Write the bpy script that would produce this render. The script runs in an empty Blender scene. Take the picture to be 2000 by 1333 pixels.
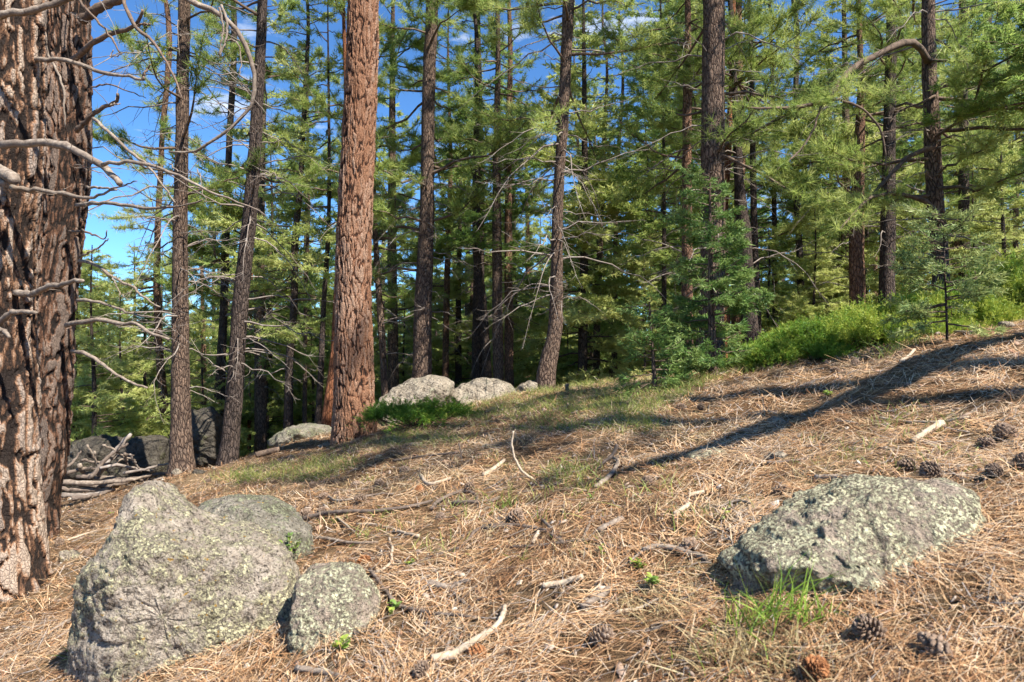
import bpy, math
import numpy as np

sc = bpy.context.scene
# ------------------------------------------------------------------ camera
EYE = 1.1
cam_d = bpy.data.cameras.new("camera")
cam_d.lens = 24.0
cam_d.sensor_width = 36.0
cam_d.clip_start = 0.05
cam_d.clip_end = 3000.0
cam_d.dof.use_dof = True
cam_d.dof.focus_distance = 7.0
cam_d.dof.aperture_fstop = 5.0
cam = bpy.data.objects.new("camera", cam_d)
sc.collection.objects.link(cam)
cam.location = (0, 0, EYE)
cam.rotation_euler = (math.radians(90), 0, 0)
sc.camera = cam
# ------------------------------------------------------------------ light
SUN_EL = math.radians(50.0)
SUN_AZ = (0.74, -0.67)
_n = math.hypot(*SUN_AZ)
SUN = np.array([SUN_AZ[0] / _n * math.cos(SUN_EL), SUN_AZ[1] / _n * math.cos(SUN_EL), math.sin(SUN_EL)])
w = bpy.data.worlds.new("World")
sc.world = w
w.use_nodes = True
nt = w.node_tree
nt.nodes.clear()
wo = nt.nodes.new("ShaderNodeOutputWorld")
bg = nt.nodes.new("ShaderNodeBackground")
sky = nt.nodes.new("ShaderNodeTexSky")
sky.sky_type = 'NISHITA'
sky.sun_disc = False
sky.sun_elevation = SUN_EL
sky.sun_rotation = math.atan2(SUN[0], SUN[1])
sky.altitude = 2400
sky.air_density = 1.0
sky.dust_density = 0.2
sky.ozone_density = 2.5
bg.inputs[1].default_value = 0.095
hs = nt.nodes.new("ShaderNodeMix"); hs.data_type = 'RGBA'; hs.blend_type = 'MULTIPLY'
hs.inputs[0].default_value = 1.0
hs.inputs[7].default_value = (0.50, 0.80, 1.04, 1)
nt.links.new(sky.outputs[0], hs.inputs[6])
tc = nt.nodes.new("ShaderNodeTexCoord")
mp = nt.nodes.new("ShaderNodeMapping"); mp.inputs['Scale'].default_value = (1.6, 1.6, 5.0)
cn = nt.nodes.new("ShaderNodeTexNoise"); cn.inputs['Scale'].default_value = 3.2; cn.inputs['Detail'].default_value = 9
cn.inputs['Roughness'].default_value = 0.62
cr = nt.nodes.new("ShaderNodeValToRGB")
cr.color_ramp.elements[0].position = 0.585; cr.color_ramp.elements[0].color = (0, 0, 0, 1)
cr.color_ramp.elements[1].position = 0.74; cr.color_ramp.elements[1].color = (0.9, 0.9, 0.9, 1)
nt.links.new(tc.outputs['Generated'], mp.inputs[0]); nt.links.new(mp.outputs[0], cn.inputs[0])
nt.links.new(cn.outputs[0], cr.inputs[0])
cm = nt.nodes.new("ShaderNodeMix"); cm.data_type = 'RGBA'
cm.inputs[7].default_value = (5.4, 5.7, 6.0, 1)
nt.links.new(cr.outputs[0], cm.inputs[0]); nt.links.new(hs.outputs[2], cm.inputs[6])
nt.links.new(cm.outputs[2], bg.inputs[0]); nt.links.new(bg.outputs[0], wo.inputs[0])
sl = bpy.data.lights.new("sun", 'SUN')
sl.energy = 5.0
sl.angle = math.radians(0.5)
sl.color = (1.0, 0.945, 0.86)
so = bpy.data.objects.new("sun", sl)
sc.collection.objects.link(so)
from mathutils import Vector
so.rotation_euler = Vector(SUN).to_track_quat('Z', 'Y').to_euler()
so.location = (8, -5, 14)
sc.view_settings.view_transform = 'Standard'
sc.view_settings.look = 'None'
sc.view_settings.gamma = 1.0
sc.view_settings.exposure = 1.28
sc.cycles.use_denoising = True
sc.cycles.max_bounces = 6
sc.cycles.diffuse_bounces = 4
sc.cycles.transmission_bounces = 3
sc.cycles.use_adaptive_sampling = True
sc.cycles.adaptive_threshold = 0.02

COL = sc.collection
F = 2000 * 24.0 / 36.0


def rs(seed):
    return np.random.default_rng(seed)


# ------------------------------------------------------------------ noise
def _h(ix, iy, iz, seed):
    n = (ix.astype(np.int64) * 374761393 + iy.astype(np.int64) * 668265263 + iz.astype(np.int64) * 2147483647 + seed * 974634777) & 0xffffffff
    n = ((n ^ (n >> 13)) * 1274126177) & 0xffffffff
    n = ((n ^ (n >> 16)) * 2246822519) & 0xffffffff
    return ((n ^ (n >> 13)) & 0xffffff) / float(0xffffff)


def vn(p, scale=1.0, seed=0):
    q = np.asarray(p, float) * scale
    i = np.floor(q).astype(np.int64)
    f = q - i
    f = f * f * (3 - 2 * f)
    r = 0
    for a in (0, 1):
        for b in (0, 1):
            for c in (0, 1):
                wgt = (f[..., 0] if a else 1 - f[..., 0]) * (f[..., 1] if b else 1 - f[..., 1]) * (f[..., 2] if c else 1 - f[..., 2])
                r = r + wgt * _h(i[..., 0] + a, i[..., 1] + b, i[..., 2] + c, seed)
    return r * 2 - 1


def fbm(p, scale=1.0, octv=4, seed=0, gain=0.5):
    s = 0; a = 1.0
    for k in range(octv):
        s = s + a * vn(p, scale * 2.03 ** k, seed + k)
        a *= gain
    return s


def nrm(v):
    return v / np.maximum(np.linalg.norm(v, axis=-1, keepdims=True), 1e-9)


def sstep(a, b, x):
    t = np.clip((x - a) / (b - a), 0, 1)
    return t * t * (3 - 2 * t)


# ------------------------------------------------------------------ terrain
def splus(x, k):
    return k * np.logaddexp(0, x / k)


def terr(x, y, fine=True):
    x = np.asarray(x, float); y = np.asarray(y, float)
    gx = x - 0.55 * splus(x - 5.5, 0.8) + 0.25 * splus(-x - 7.0, 1.0)
    yc = np.interp(x, [-3, 0, 2, 4], [9.8, 8.6, 6.3, 5.5])
    k = np.interp(x, [-12, -8, -3, 0, 3, 4.5, 8, 20], [.2, .22, .17, .13, .12, .17, .16, .13])
    z = 0.25 * gx + 0.05 * y - k * splus(y - yc, 0.8)
    # hills far behind fall away gently and then stay level
    far = splus(y - 60, 5)
    z = z + far * (k - 0.05) * 0.9
    p = np.stack([x, y, np.zeros_like(x)], -1)
    z = z + 0.05 * vn(p, 0.7, 3) + 0.022 * vn(p, 2.1, 4)
    if fine:
        z = z + 0.022 * vn(p, 4.5, 5) + 0.013 * vn(p, 12.0, 6)
    return z


def uv(px, py):
    return (px - 1000.0) / F, (666.5 - py) / F


def gnd(px, py):
    """point on the ground seen at a photograph pixel"""
    u, v = uv(px, py)
    Y = np.linspace(1.2, 40, 3000)
    d = terr(u * Y, Y) - (EYE + v * Y)
    k = np.argmax(d > 0)
    if d[k] <= 0:
        k = int(np.argmax(np.where(Y < 9, d, -9)))
    y = Y[k]
    return np.array([u * y, y, float(terr(u * y, y))])


def at(px, py, Y):
    u, v = uv(px, py)
    return np.array([u * Y, Y, EYE + v * Y])


# ------------------------------------------------------------------ mesh helpers
def mesh(name, V, faces, mat=None, attrs=None, smooth=False):
    """faces: list of int arrays (n,k)"""
    me = bpy.data.meshes.new(name)
    V = np.asarray(V, np.float32)
    me.vertices.add(len(V))
    me.vertices.foreach_set("co", V.ravel())
    tot = sum(f.size for f in faces)
    loops = np.concatenate([f.ravel() for f in faces]).astype(np.int32)
    sizes = np.concatenate([np.full(len(f), f.shape[1], np.int32) for f in faces])
    starts = np.concatenate([[0], np.cumsum(sizes)[:-1]]).astype(np.int32)
    me.loops.add(tot)
    me.loops.foreach_set("vertex_index", loops)
    me.polygons.add(len(sizes))
    me.polygons.foreach_set("loop_start", starts)
    me.polygons.foreach_set("loop_total", sizes)
    if smooth:
        me.polygons.foreach_set("use_smooth", np.ones(len(sizes), bool))
    if attrs:
        for k, a in attrs.items():
            a = np.asarray(a, np.float32)
            if a.ndim == 1:
                t = me.attributes.new(k, 'FLOAT', 'POINT'); t.data.foreach_set("value", a)
            else:
                t = me.attributes.new(k, 'FLOAT_VECTOR', 'POINT'); t.data.foreach_set("vector", a.ravel())
    me.update(calc_edges=True)
    if mat:
        me.materials.append(mat)
    return me


def obj(name, me, parent=None, loc=(0, 0, 0), kind=None):
    o = bpy.data.objects.new(name, me)
    COL.objects.link(o)
    if parent is not None:
        o.parent = parent
    o.location = loc
    if kind:
        o["kind"] = kind
    return o


def tag(o, label, cat, group=None, kind=None):
    o["label"] = label; o["category"] = cat
    if group: o["group"] = group
    if kind: o["kind"] = kind
    return o


def thing(name, loc, label, cat, group=None):
    o = bpy.data.objects.new(name, None)
    COL.objects.link(o)
    o.location = loc
    o.empty_display_size = 0.2
    return tag(o, label, cat, group)


class Acc:
    """collects vertices, faces and one per-vertex number"""
    def __init__(s):
        s.V = []; s.Fq = []; s.Ft = []; s.T = []; s.n = 0

    def add(s, V, Fq=None, Ft=None, tone=None):
        if Fq is not None and len(Fq): s.Fq.append(Fq + s.n)
        if Ft is not None and len(Ft): s.Ft.append(Ft + s.n)
        s.V.append(V); s.T.append(np.zeros(len(V)) if tone is None else tone)
        s.n += len(V)

    def mesh(s, name, mat, smooth=False):
        fs = []
        if s.Fq: fs.append(np.concatenate(s.Fq))
        if s.Ft: fs.append(np.concatenate(s.Ft))
        return mesh(name, np.concatenate(s.V), fs, mat, {'tone': np.concatenate(s.T)}, smooth)


def tubes(P, R, sides=5, cap=True):
    """P (M,K,3), R (M,K) -> verts, quads, tris"""
    M, K, _ = P.shape
    T = np.gradient(P, axis=1)
    T = nrm(T)
    D = nrm(P[:, -1] - P[:, 0])
    ref = np.eye(3)[np.argmin(np.abs(D), axis=1)][:, None, :]
    N = nrm(np.cross(T, np.broadcast_to(ref, T.shape)))
    B = np.cross(T, N)
    a = np.arange(sides) * 2 * np.pi / sides
    V = P[:, :, None, :] + R[:, :, None, None] * (N[:, :, None, :] * np.cos(a)[:, None] + B[:, :, None, :] * np.sin(a)[:, None])
    V = V.reshape(-1, 3)
    m = np.arange(M)[:, None, None] * K * sides
    k = np.arange(K - 1)[None, :, None] * sides
    j = np.arange(sides)[None, None, :]
    j2 = (j + 1) % sides
    Q = np.stack([m + k + j, m + k + j2, m + k + sides + j2, m + k + sides + j], -1).reshape(-1, 4)
    Tn = None
    if cap:
        base = np.arange(M)[:, None] * K * sides
        tr = []
        for i in range(1, sides - 1):
            tr.append(np.stack([base[:, 0], base[:, 0] + i + 1, base[:, 0] + i], -1))
            e = base[:, 0] + (K - 1) * sides
            tr.append(np.stack([e, e + i, e + i + 1], -1))
        Tn = np.concatenate(tr)
    return V, Q, Tn


def spl(pts, n):
    """smooth resampled polyline through points (k,d)"""
    pts = np.asarray(pts, float)
    k = len(pts)
    if k == 2:
        t = np.linspace(0, 1, n)[:, None]
        return pts[0] * (1 - t) + pts[1] * t
    seg = np.linalg.norm(np.diff(pts[:, :3], axis=0), axis=1) + 1e-6
    s = np.concatenate([[0], np.cumsum(seg)])
    m = np.gradient(pts, s, axis=0)
    q = np.linspace(0, s[-1], n)
    i = np.clip(np.searchsorted(s, q, side='right') - 1, 0, k - 2)
    h = (s[i + 1] - s[i])[:, None]
    t = ((q - s[i])[:, None]) / h
    h00 = 2 * t ** 3 - 3 * t ** 2 + 1; h10 = t ** 3 - 2 * t ** 2 + t
    h01 = -2 * t ** 3 + 3 * t ** 2; h11 = t ** 3 - t ** 2
    return h00 * pts[i] + h10 * h * m[i] + h01 * pts[i + 1] + h11 * h * m[i + 1]


def limb(pts, radii, n=None, sides=7, rng=None, rough=0.08, wig=0.0):
    """one branch along 3D points"""
    pts = np.asarray(pts, float)
    L = np.linalg.norm(np.diff(pts, axis=0), axis=1).sum()
    n = n or max(6, min(40, int(L / 0.04)))
    P = spl(pts, n)
    r = np.interp(np.linspace(0, 1, n), np.linspace(0, 1, len(radii)), radii)
    if rng is not None:
        r = r * (1 + rough * rng.standard_normal(n))
        if wig:
            P[1:-1] += wig * rng.standard_normal((n - 2, 3))
    return tubes(P[None], r[None], sides)


def blades(P, D, L, W, rng, curl=0.0, side=None):
    """thin triangles; P (M,3) base, D (M,3) unit direction"""
    M = len(P)
    S = nrm(np.cross(D, rng.standard_normal((M, 3)))) if side is None else side
    L = np.broadcast_to(L, (M,))[:, None]; W = np.broadcast_to(W, (M,))[:, None]
    V = np.stack([P - S * W / 2, P + S * W / 2, P + D * L], 1).reshape(-1, 3)
    T = np.arange(M * 3).reshape(-1, 3)
    return V, T


def ribbons(P, D, L, W, bend, seg=2, side=None, taper=1.0):
    """curved blades: D start direction, bend (M,3) added quadratically"""
    M = len(P)
    t = np.linspace(0, 1, seg + 1)
    L = np.broadcast_to(L, (M,)); W = np.broadcast_to(W, (M,))
    C = P[:, None, :] + D[:, None, :] * (L[:, None] * t)[:, :, None] + bend[:, None, :] * (L[:, None] * t ** 2)[:, :, None]
    wd = W[:, None] * (1 - taper * t ** 2 * 0.92)
    V = np.stack([C - side[:, None, :] * wd[..., None] / 2, C + side[:, None, :] * wd[..., None] / 2], 2)
    K = seg + 1
    m = np.arange(M)[:, None] * K * 2
    k = np.arange(seg)[None, :] * 2
    Q = np.stack([m + k, m + k + 1, m + k + 3, m + k + 2], -1).reshape(-1, 4)
    return V.reshape(-1, 3), Q


# ------------------------------------------------------------------ materials
class NT:
    def __init__(s, name):
        s.m = bpy.data.materials.new(name); s.m.use_nodes = True
        s.t = s.m.node_tree; s.t.nodes.clear()
        s.out = s.n("ShaderNodeOutputMaterial")

    def n(s, typ, **kw):
        x = s.t.nodes.new(typ)
        for k, v in kw.items(): setattr(x, k, v)
        return x

    def l(s, a, b): s.t.links.new(a, b)

    def val(s, x, sock):
        if isinstance(x, (int, float)): sock.default_value = x
        elif isinstance(x, tuple): sock.default_value = x if len(x) == 4 or len(sock.default_value) == 3 else (*x, 1)
        else: s.l(x, sock)

    def noise(s, vec, scale, detail=4, rough=0.55, dist=0.0):
        x = s.n("ShaderNodeTexNoise"); x.inputs['Scale'].default_value = scale
        x.inputs['Detail'].default_value = detail; x.inputs['Roughness'].default_value = rough
        x.inputs['Distortion'].default_value = dist
        if vec is not None: s.l(vec, x.inputs['Vector'])
        return x

    def voro(s, vec, scale, feature='F1', rnd=1.0):
        x = s.n("ShaderNodeTexVoronoi"); x.feature = feature; x.inputs['Scale'].default_value = scale
        x.inputs['Randomness'].default_value = rnd
        if vec is not None: s.l(vec, x.inputs['Vector'])
        return x

    def ramp(s, fac, stops):
        x = s.n("ShaderNodeValToRGB")
        e = x.color_ramp.elements
        while len(e) < len(stops): e.new(0.5)
        for i, (p, c) in enumerate(stops):
            e[i].position = p
            if isinstance(c, (int, float)): c = (c, c, c)
            e[i].color = (*c[:3], 1)
        s.l(fac, x.inputs[0])
        return x.outputs[0]

    def mix(s, fac, a, b, blend='MIX'):
        x = s.n("ShaderNodeMix"); x.data_type = 'RGBA'; x.blend_type = blend
        s.val(fac, x.inputs[0]); s.val(a, x.inputs[6]); s.val(b, x.inputs[7])
        return x.outputs[2]

    def math(s, op, a, b=0.0, c=0.0):
        x = s.n("ShaderNodeMath"); x.operation = op
        s.val(a, x.inputs[0]); s.val(b, x.inputs[1]); s.val(c, x.inputs[2])
        return x.outputs[0]

    def mapping(s, vec, scale, loc=(0, 0, 0), rot=(0, 0, 0)):
        x = s.n("ShaderNodeMapping"); x.inputs['Scale'].default_value = scale
        x.inputs['Location'].default_value = loc; x.inputs['Rotation'].default_value = rot
        s.l(vec, x.inputs[0]); return x.outputs[0]

    def attr(s, name, what='Fac'):
        x = s.n("ShaderNodeAttribute"); x.attribute_name = name
        return x.outputs[what]

    def bump(s, h, strength=0.5, dist=0.02, normal=None):
        x = s.n("ShaderNodeBump"); x.inputs['Strength'].default_value = strength
        x.inputs['Distance'].default_value = dist
        s.l(h, x.inputs['Height'])
        if normal is not None: s.l(normal, x.inputs['Normal'])
        return x.outputs[0]

    def surf(s, color, rough=0.9, normal=None, spec=0.25, transl=0.0, tcol=None):
        p = s.n("ShaderNodeBsdfPrincipled")
        s.val(color, p.inputs['Base Color']); s.val(rough, p.inputs['Roughness'])
        p.inputs['Specular IOR Level'].default_value = spec
        if normal is not None: s.l(normal, p.inputs['Normal'])
        if transl > 0:
            tr = s.n("ShaderNodeBsdfTranslucent"); s.val(tcol if tcol is not None else color, tr.inputs[0])
            mx = s.n("ShaderNodeMixShader"); mx.inputs[0].default_value = transl
            s.l(p.outputs[0], mx.inputs[1]); s.l(tr.outputs[0], mx.inputs[2])
            s.l(mx.outputs[0], s.out.inputs[0])
        else:
            s.l(p.outputs[0], s.out.inputs[0])
        return s.m

    def obc(s): return s.n("ShaderNodeTexCoord").outputs['Object']
    def pos(s): return s.n("ShaderNodeNewGeometry").outputs['Position']
    def rnd(s): return s.n("ShaderNodeObjectInfo").outputs['Random']


def leaf_mat(name, dark, light, yellow, transl=0.3, scale=0.9):
    N = NT(name)
    oc = N.obc()
    n1 = N.noise(oc, scale, 3)
    n2 = N.noise(oc, scale * 9, 2)
    tone = N.attr('tone')
    f = N.math('ADD', N.math('MULTIPLY', n1.outputs[0], 0.75), N.math('MULTIPLY', tone, 0.6))
    f = N.math('ADD', f, N.math('MULTIPLY', N.math('SUBTRACT', N.rnd(), 0.5), 0.36))
    c = N.ramp(f, [(0.30, dark), (0.62, light), (0.95, yellow)])
    c = N.mix(N.math('MULTIPLY', n2.outputs[0], 0.35), c, dark)
    tcol = N.mix(0.35, c, yellow)
    return N.surf(c, 0.55, None, 0.35, transl, tcol)


M_PINE = leaf_mat("pine_needles", (0.07, 0.12, 0.025), (0.26, 0.37, 0.075), (0.50, 0.55, 0.16), 0.5)
M_FIR = leaf_mat("fir_needles", (0.05, 0.115, 0.03), (0.23, 0.37, 0.075), (0.46, 0.53, 0.15), 0.52)
M_ASP = leaf_mat("light_needles", (0.13, 0.20, 0.045), (0.38, 0.46, 0.12), (0.6, 0.61, 0.22), 0.5)
M_JUN = leaf_mat("juniper_needles", (0.025, 0.08, 0.01), (0.13, 0.28, 0.025), (0.46, 0.50, 0.08), 0.35, 3.0)
M_BLUE = leaf_mat("blue_fir_needles", (0.07, 0.12, 0.035), (0.19, 0.28, 0.09), (0.42, 0.46, 0.16), 0.35, 3.0)
M_GRASS = leaf_mat("green_grass", (0.10, 0.15, 0.03), (0.2, 0.27, 0.05), (0.42, 0.42, 0.12), 0.35, 3.0)
M_FRESH = leaf_mat("fresh_grass", (0.12, 0.24, 0.03), (0.27, 0.42, 0.05), (0.5, 0.58, 0.12), 0.4, 3.0)
M_SAP = leaf_mat("sapling_needles", (0.03, 0.08, 0.02), (0.10, 0.2, 0.04), (0.25, 0.34, 0.09), 0.35, 2.0)
M_DRY = leaf_mat("dry_grass", (0.3, 0.22, 0.11), (0.46, 0.36, 0.19), (0.6, 0.5, 0.28), 0.25, 3.0)
M_HERB = leaf_mat("herb_leaves", (0.10, 0.19, 0.04), (0.22, 0.33, 0.06), (0.45, 0.5, 0.08), 0.35, 8.0)


def bark_mat(name, plate, plate2, crack, su=0.035, sv=0.11, depth=0.02, crackw=0.10):
    N = NT(name)
    vec = N.attr('bc', 'Vector')
    dn = N.noise(vec, 7.0, 3)
    wv = N.n("ShaderNodeVectorMath"); wv.operation = 'MULTIPLY_ADD'
    N.l(dn.outputs['Color'], wv.inputs[0]); wv.inputs[1].default_value = (0.05, 0.09, 0.05); N.l(vec, wv.inputs[2])
    m = N.mapping(wv.outputs[0], (1 / su, 1 / sv, 1))
    ve = N.voro(m, 1.0, 'DISTANCE_TO_EDGE')
    vc = N.voro(m, 1.0, 'F1')
    m2 = N.mapping(wv.outputs[0], (2.6 / su, 3.2 / sv, 1))
    ve2 = N.voro(m2, 1.0, 'DISTANCE_TO_EDGE')
    cr1 = N.ramp(ve.outputs['Distance'], [(0.0, 0.0), (crackw, 0.6), (0.35, 1.0)])
    cr2 = N.ramp(ve2.outputs['Distance'], [(0.0, 0.0), (0.2, 1.0)])
    fine = N.noise(N.mapping(vec, (60, 25, 1)), 1.0, 5, 0.65)
    big = N.noise(N.mapping(vec, (2.5, 1.2, 1)), 1.0, 3)
    pc = N.mix(vc.outputs['Color'], plate, plate2)
    pc = N.mix(N.ramp(big.outputs[0], [(0.35, 0.0), (0.7, 0.65)]), pc, plate2)
    pc = N.mix(N.ramp(fine.outputs[0], [(0.3, 0.55), (0.6, 0.0)]), pc, crack)
    pc = N.mix(N.math('MULTIPLY', N.math('SUBTRACT', 1.0, cr2), 0.35), pc, crack)
    c = N.mix(cr1, crack, pc)
    h = N.math('ADD', N.math('MULTIPLY', cr1, 1.0), N.math('ADD', N.math('MULTIPLY', cr2, 0.25), N.math('MULTIPLY', fine.outputs[0], 0.35)))
    return N.surf(c, 0.95, N.bump(h, 1.0, depth), 0.1)


M_BARK_DK = bark_mat("dark_bark", (0.23, 0.165, 0.125), (0.13, 0.1, 0.085), (0.028, 0.022, 0.02))
M_BARK_RD = bark_mat("red_bark", (0.46, 0.25, 0.15), (0.33, 0.2, 0.13), (0.06, 0.035, 0.025), 0.045, 0.12, 0.02)
M_BARK_TN = bark_mat("tan_bark", (0.38, 0.25, 0.17), (0.24, 0.175, 0.13), (0.045, 0.03, 0.025), 0.04, 0.11, 0.02)
M_BARK_OR = bark_mat("orange_bark", (0.5, 0.2, 0.09), (0.4, 0.17, 0.09), (0.08, 0.035, 0.02), 0.05, 0.14, 0.015)


def hero_bark(name, top, top2, mid_c, deep, dark, lo=.12, hi=.75):
    """colour follows the layers of the bark: dark furrow, rusty inner bark, paler weathered scales"""
    N = NT(name)
    vec = N.attr('bc', 'Vector')
    ck = N.attr('crack'); tn = N.attr('tone')
    fine = N.noise(N.mapping(vec, (110, 50, 1)), 1.0, 6, 0.7)
    mid = N.noise(N.mapping(vec, (28, 8, 1)), 1.0, 6, 0.7, 0.5)
    big = N.noise(N.mapping(vec, (5, 1.6, 1)), 1.0, 4, 0.6)
    flk = N.voro(N.mapping(vec, (60, 30, 1)), 1.0, 'DISTANCE_TO_EDGE')
    fl = N.ramp(flk.outputs['Distance'], [(0.0, 0.0), (0.16, 1.0)])
    h = N.math('ADD', ck, N.math('MULTIPLY', N.math('SUBTRACT', mid.outputs[0], 0.5), 1.5))
    tp = N.mix(N.ramp(N.math('ADD', N.math('MULTIPLY', tn, 0.5), N.math('MULTIPLY', big.outputs[0], 0.6)), [(0.35, 0.0), (0.7, 1.0)]), top, top2)
    c = N.ramp(h, [(lo, dark), (lo + .16, deep), ((lo + hi) / 2 + .08, mid_c)])
    c = N.mix(N.ramp(h, [((lo + hi) / 2, 0.0), (hi, 1.0)]), c, tp)
    c = N.mix(N.ramp(fine.outputs[0], [(0.36, 0.6), (0.52, 0.0)]), c, dark)
    c = N.mix(N.math('MULTIPLY', N.math('SUBTRACT', 1.0, fl), 0.3), c, dark)
    hh = N.math('ADD', N.math('MULTIPLY', fine.outputs[0], 0.7), N.math('ADD', N.math('MULTIPLY', fl, 0.3), N.math('MULTIPLY', mid.outputs[0], 1.4)))
    return N.surf(c, 0.92, N.bump(hh, 1.0, 0.016), 0.12)


M_HERO_L = hero_bark("old_furrowed_bark", (0.49, 0.375, 0.28), (0.33, 0.26, 0.21), (0.37, 0.20, 0.11), (0.14, 0.075, 0.045), (0.03, 0.022, 0.018), .26, .85)
M_HERO_L2 = hero_bark("old_dark_bark", (0.30, 0.21, 0.155), (0.17, 0.13, 0.105), (0.21, 0.10, 0.055), (0.11, 0.06, 0.038), (0.024, 0.018, 0.015), .26, .86)
M_HERO_C = hero_bark("red_plated_bark", (0.34, 0.175, 0.10), (0.42, 0.27, 0.185), (0.26, 0.11, 0.055), (0.10, 0.045, 0.027), (0.025, 0.016, 0.012), .05, .62)


def wood_mat(name, c1, c2, c3, sc_=30):
    N = NT(name)
    oc = N.obc()
    n = N.noise(oc, sc_, 5, 0.6)
    n2 = N.noise(oc, sc_ / 8, 3)
    n3 = N.noise(oc, sc_ * 4, 3)
    c = N.ramp(n.outputs[0], [(0.3, c1), (0.55, c2), (0.75, c3)])
    c = N.mix(N.ramp(n2.outputs[0], [(0.4, 0.0), (0.65, 0.5)]), c, c1)
    h = N.math('ADD', n.outputs[0], N.math('MULTIPLY', n3.outputs[0], 0.5))
    return N.surf(c, 0.85, N.bump(h, 0.7, 0.006), 0.2)


M_LIMB_GREY = wood_mat("weathered_limb", (0.12, 0.09, 0.07), (0.27, 0.215, 0.165), (0.42, 0.365, 0.3))
M_LIMB_BRN = wood_mat("brown_limb", (0.08, 0.055, 0.04), (0.2, 0.14, 0.1), (0.3, 0.22, 0.16))
M_TWIG = wood_mat("dead_twigs", (0.13, 0.105, 0.085), (0.26, 0.215, 0.18), (0.42, 0.39, 0.36), 12)
M_BRANCH = wood_mat("live_branches", (0.06, 0.042, 0.03), (0.15, 0.105, 0.075), (0.26, 0.18, 0.12), 12)
M_STICK = wood_mat("bleached_stick", (0.28, 0.215, 0.15), (0.46, 0.37, 0.27), (0.6, 0.5, 0.39))
M_STICK_DK = wood_mat("dark_stick", (0.08, 0.06, 0.05), (0.17, 0.13, 0.1), (0.3, 0.24, 0.19))
M_CONE = wood_mat("cone_scales", (0.10, 0.065, 0.045), (0.27, 0.19, 0.135), (0.5, 0.42, 0.34), 60)
M_CONE_RD = wood_mat("fresh_cone_scales", (0.16, 0.06, 0.025), (0.38, 0.17, 0.07), (0.55, 0.32, 0.17), 60)


def rock_mat(name, base, base2, lichen, amount=0.5, orange=True, scale=1.0, strat=0.0):
    N = NT(name)
    oc = N.obc()
    big = N.noise(oc, 4.5 * scale, 5, 0.65, 0.6)
    med = N.noise(oc, 16 * scale, 6, 0.68, 0.3)
    fin = N.noise(oc, 95 * scale, 5, 0.7)
    crm = N.noise(oc, 85 * scale, 4, 0.65)
    c = N.ramp(med.outputs[0], [(0.36, base2), (0.58, base)])
    c = N.mix(N.ramp(fin.outputs[0], [(0.38, 0.9), (0.49, 0.0)]), c, (0.05, 0.04, 0.03))
    pit = N.noise(oc, 34 * scale, 4, 0.6)
    c = N.mix(N.ramp(pit.outputs[0], [(0.34, 0.85), (0.42, 0.0)]), c, (0.045, 0.037, 0.03))
    c = N.mix(N.ramp(big.outputs[0], [(0.56, 0.0), (0.66, 0.55)]), c, (0.12, 0.10, 0.075))
    area = N.ramp(N.math('ADD', N.math('MULTIPLY', big.outputs[0], 0.6), N.math('MULTIPLY', med.outputs[0], 0.5)), [(0.66 - amount * .2, 0.0), (0.74 - amount * .2, 1.0)])
    crumb = N.ramp(crm.outputs[0], [(0.46, 0.0), (0.53, 1.0)])
    m2 = N.math('MULTIPLY', area, crumb)
    lc = N.mix(N.ramp(med.outputs[0], [(0.4, 0.0), (0.6, 1.0)]), tuple(x * 0.66 for x in lichen), lichen)
    c = N.mix(N.math('MULTIPLY', N.math('SUBTRACT', area, m2), 0.6), c, (0.07, 0.065, 0.04))
    c = N.mix(m2, c, lc)
    if orange:
        sp = N.noise(oc, 34 * scale, 2)
        om = N.ramp(sp.outputs[0], [(0.69, 0.0), (0.72, 0.85)])
        c = N.mix(om, c, (0.42, 0.24, 0.04))
    h = N.math('ADD', N.math('MULTIPLY', fin.outputs[0], 0.5), N.math('ADD', N.math('ADD', N.math('MULTIPLY', med.outputs[0], 2.6), N.math('MULTIPLY', pit.outputs[0], 1.2)), N.math('MULTIPLY', m2, 0.4)))
    return N.surf(c, 0.95, N.bump(h, 1.0, 0.022 / scale ** 0.5), 0.1)


M_ROCK = rock_mat("lichen_rock", (0.52, 0.44, 0.35), (0.28, 0.23, 0.18), (0.60, 0.55, 0.34), 0.72)
M_ROCK_P = rock_mat("pale_lichen_rock", (0.54, 0.43, 0.335), (0.27, 0.215, 0.165), (0.64, 0.61, 0.40), 0.95, False)
M_ROCK_GREEN = rock_mat("mossy_grey_rock", (0.37, 0.33, 0.265), (0.19, 0.17, 0.13), (0.38, 0.39, 0.24), 0.7)
M_ROCK_FAR = rock_mat("grey_boulder_rock", (0.38, 0.325, 0.25), (0.25, 0.205, 0.15), (0.42, 0.4, 0.28), 0.45, False, 0.45)
M_ROCK_DK = rock_mat("shade_dark_boulder_rock", (0.11, 0.095, 0.075), (0.045, 0.04, 0.032), (0.13, 0.13, 0.07), 0.4, False, 0.45)  # base darkened so the upright rock looks shaded; the shade is in the colour


def litter_mat(name, stops, rough=0.75, transl=0.0):
    N = NT(name)
    t = N.attr('tone')
    n = N.noise(N.pos(), 40, 3)
    c = N.ramp(t, stops)
    c = N.mix(N.ramp(n.outputs[0], [(0.35, 0.45), (0.6, 0.0)]), c, (0.13, 0.08, 0.045))
    return N.surf(c, rough, None, 0.3, transl)


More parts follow.
